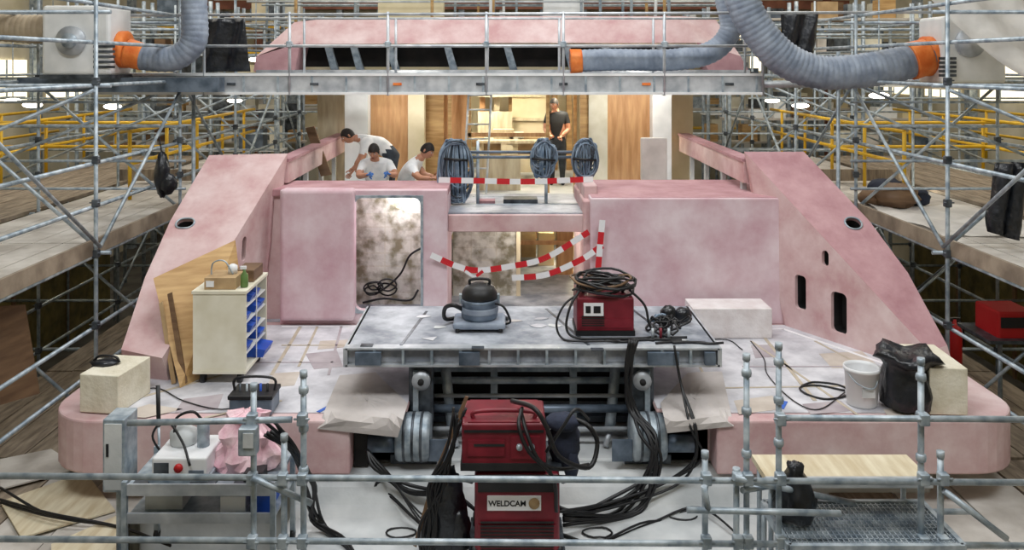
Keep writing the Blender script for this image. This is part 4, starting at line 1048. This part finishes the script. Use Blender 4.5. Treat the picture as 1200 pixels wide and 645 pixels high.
person('worker_kneeling',dict(pelvis=Q(470,12.95,1.42),chest=(484,194,12.75),neck=(492,186,12.65),skull=(497,181,12.6),
  sL=(486,190,12.9),eL=(497,205,12.8),wL=(508,207,12.6),sR=(481,196,12.55),eR=(491,209,12.4),wR=(505,209,12.35),
  hL=Q(473,13.05,1.36),kL=Q(487,12.95,1.09),aL=Q(470,13.05,1.07),tL=Q(462,13.1,1.04),hR=Q(472,12.85,1.36),kR=Q(486,12.7,1.09),aR=Q(470,12.82,1.07),tR=Q(462,12.8,1.04)),('shirt','pants'),(.8,-.35,-.45),(.4,0,.9))
Ym=16.2
person('worker_standing',dict(pelvis=Q(653,Ym,1.82),chest=Q(653,Ym,2.2),neck=Q(652,Ym-.02,2.4),skull=Q(650,Ym-.04,2.47),
  sL=Q(663,Ym,2.32),eL=Q(666,Ym-.05,2.05),wL=Q(658,Ym-.25,1.95),sR=Q(642,Ym,2.32),eR=Q(639,Ym-.05,2.05),wR=Q(645,Ym-.28,1.97),
  hL=Q(658,Ym,1.75),kL=Q(659,Ym,1.4),aL=Q(659,Ym,1.07),tL=Q(660,Ym-.15,1.035),hR=Q(648,Ym,1.75),kR=Q(647,Ym,1.4),aR=Q(647,Ym,1.07),tR=Q(646,Ym-.15,1.035)),('shirtb','pants'),(-.3,-.9,-.2))

b=MB('plastic_panel'); b.bpx(752,782,162,212,13.2,.15,'film',bev=.02); b.done()
b=MB('leaning_board'); b.poly([W(358,150,13.6),W(368,148,13.6),W(388,205,13.4),W(376,207,13.4)],(0,.05,0),'plyd'); b.done()

# ============ lights ============
def area(n,loc,sx,sy,e,col=(1,1,1),rot=(0,0,0)):
    l=bpy.data.lights.new(n,'AREA'); l.shape='RECTANGLE'; l.size=sx;l.size_y=sy;l.energy=e;l.color=col
    o=bpy.data.objects.new(n,l);o.location=loc;o.rotation_euler=rot;sc.collection.objects.link(o)
area('added_front_fill_1',(-3,3.5,8.2),3.5,2,370,(.95,.98,1),(math.radians(18),0,0))  # unseen pair added above the camera to brighten surfaces facing it
area('added_front_fill_2',(4,3.5,8.2),3.5,2,370,(.95,.98,1),(math.radians(18),0,0))
area('hall_light_3',(0,10.5,8.5),6,2.5,420,(.97,.99,1))
area('hall_light_4',(-7.5,17,8.5),5,8,400,(1,.95,.86))
area('hall_light_5',(7.5,17,8.5),5,8,400,(1,.95,.86))
area('hall_light_6',(0,25,8.5),16,5,460,(1,.95,.86))
def pt(n,loc,e,col=(1,.85,.55),r=.15):
    l=bpy.data.lights.new(n,'POINT');l.energy=e;l.color=col;l.shadow_soft_size=r;o=bpy.data.objects.new(n,l);o.location=loc;sc.collection.objects.link(o)
pt('interior_light_1',(-1.4,11.3,1.45),16,(.98,.98,1));pt('interior_light_2',(.5,11.7,1.1),18,(1,.95,.82));pt('interior_light_3',(1.2,14,.85),45,(1,.88,.62))
pt('saloon_light_1',(-.6,17,3.0),150,(1,.9,.7));pt('saloon_light_2',(1.2,16,3.0),130,(1,.9,.7));pt('saloon_light_3',(-1.5,13.9,2.9),40,(1,.95,.85));pt('saloon_light_4',(2.2,13.9,2.9),40,(1,.95,.85))
for sg in (-1,1): 
    pt('added_under_walkway_fill',(sg*7.2,10.5,.95),18,(1,.93,.75));pt('added_under_walkway_fill',(sg*7.2,14.5,.95),22,(1,.93,.75))  # lamps added to lift the dim space below the side walkways
w=bpy.data.worlds.new('world');sc.world=w;w.use_nodes=True;w.node_tree.nodes['Background'].inputs[0].default_value=(.9,.92,1,1);w.node_tree.nodes['Background'].inputs[1].default_value=.4
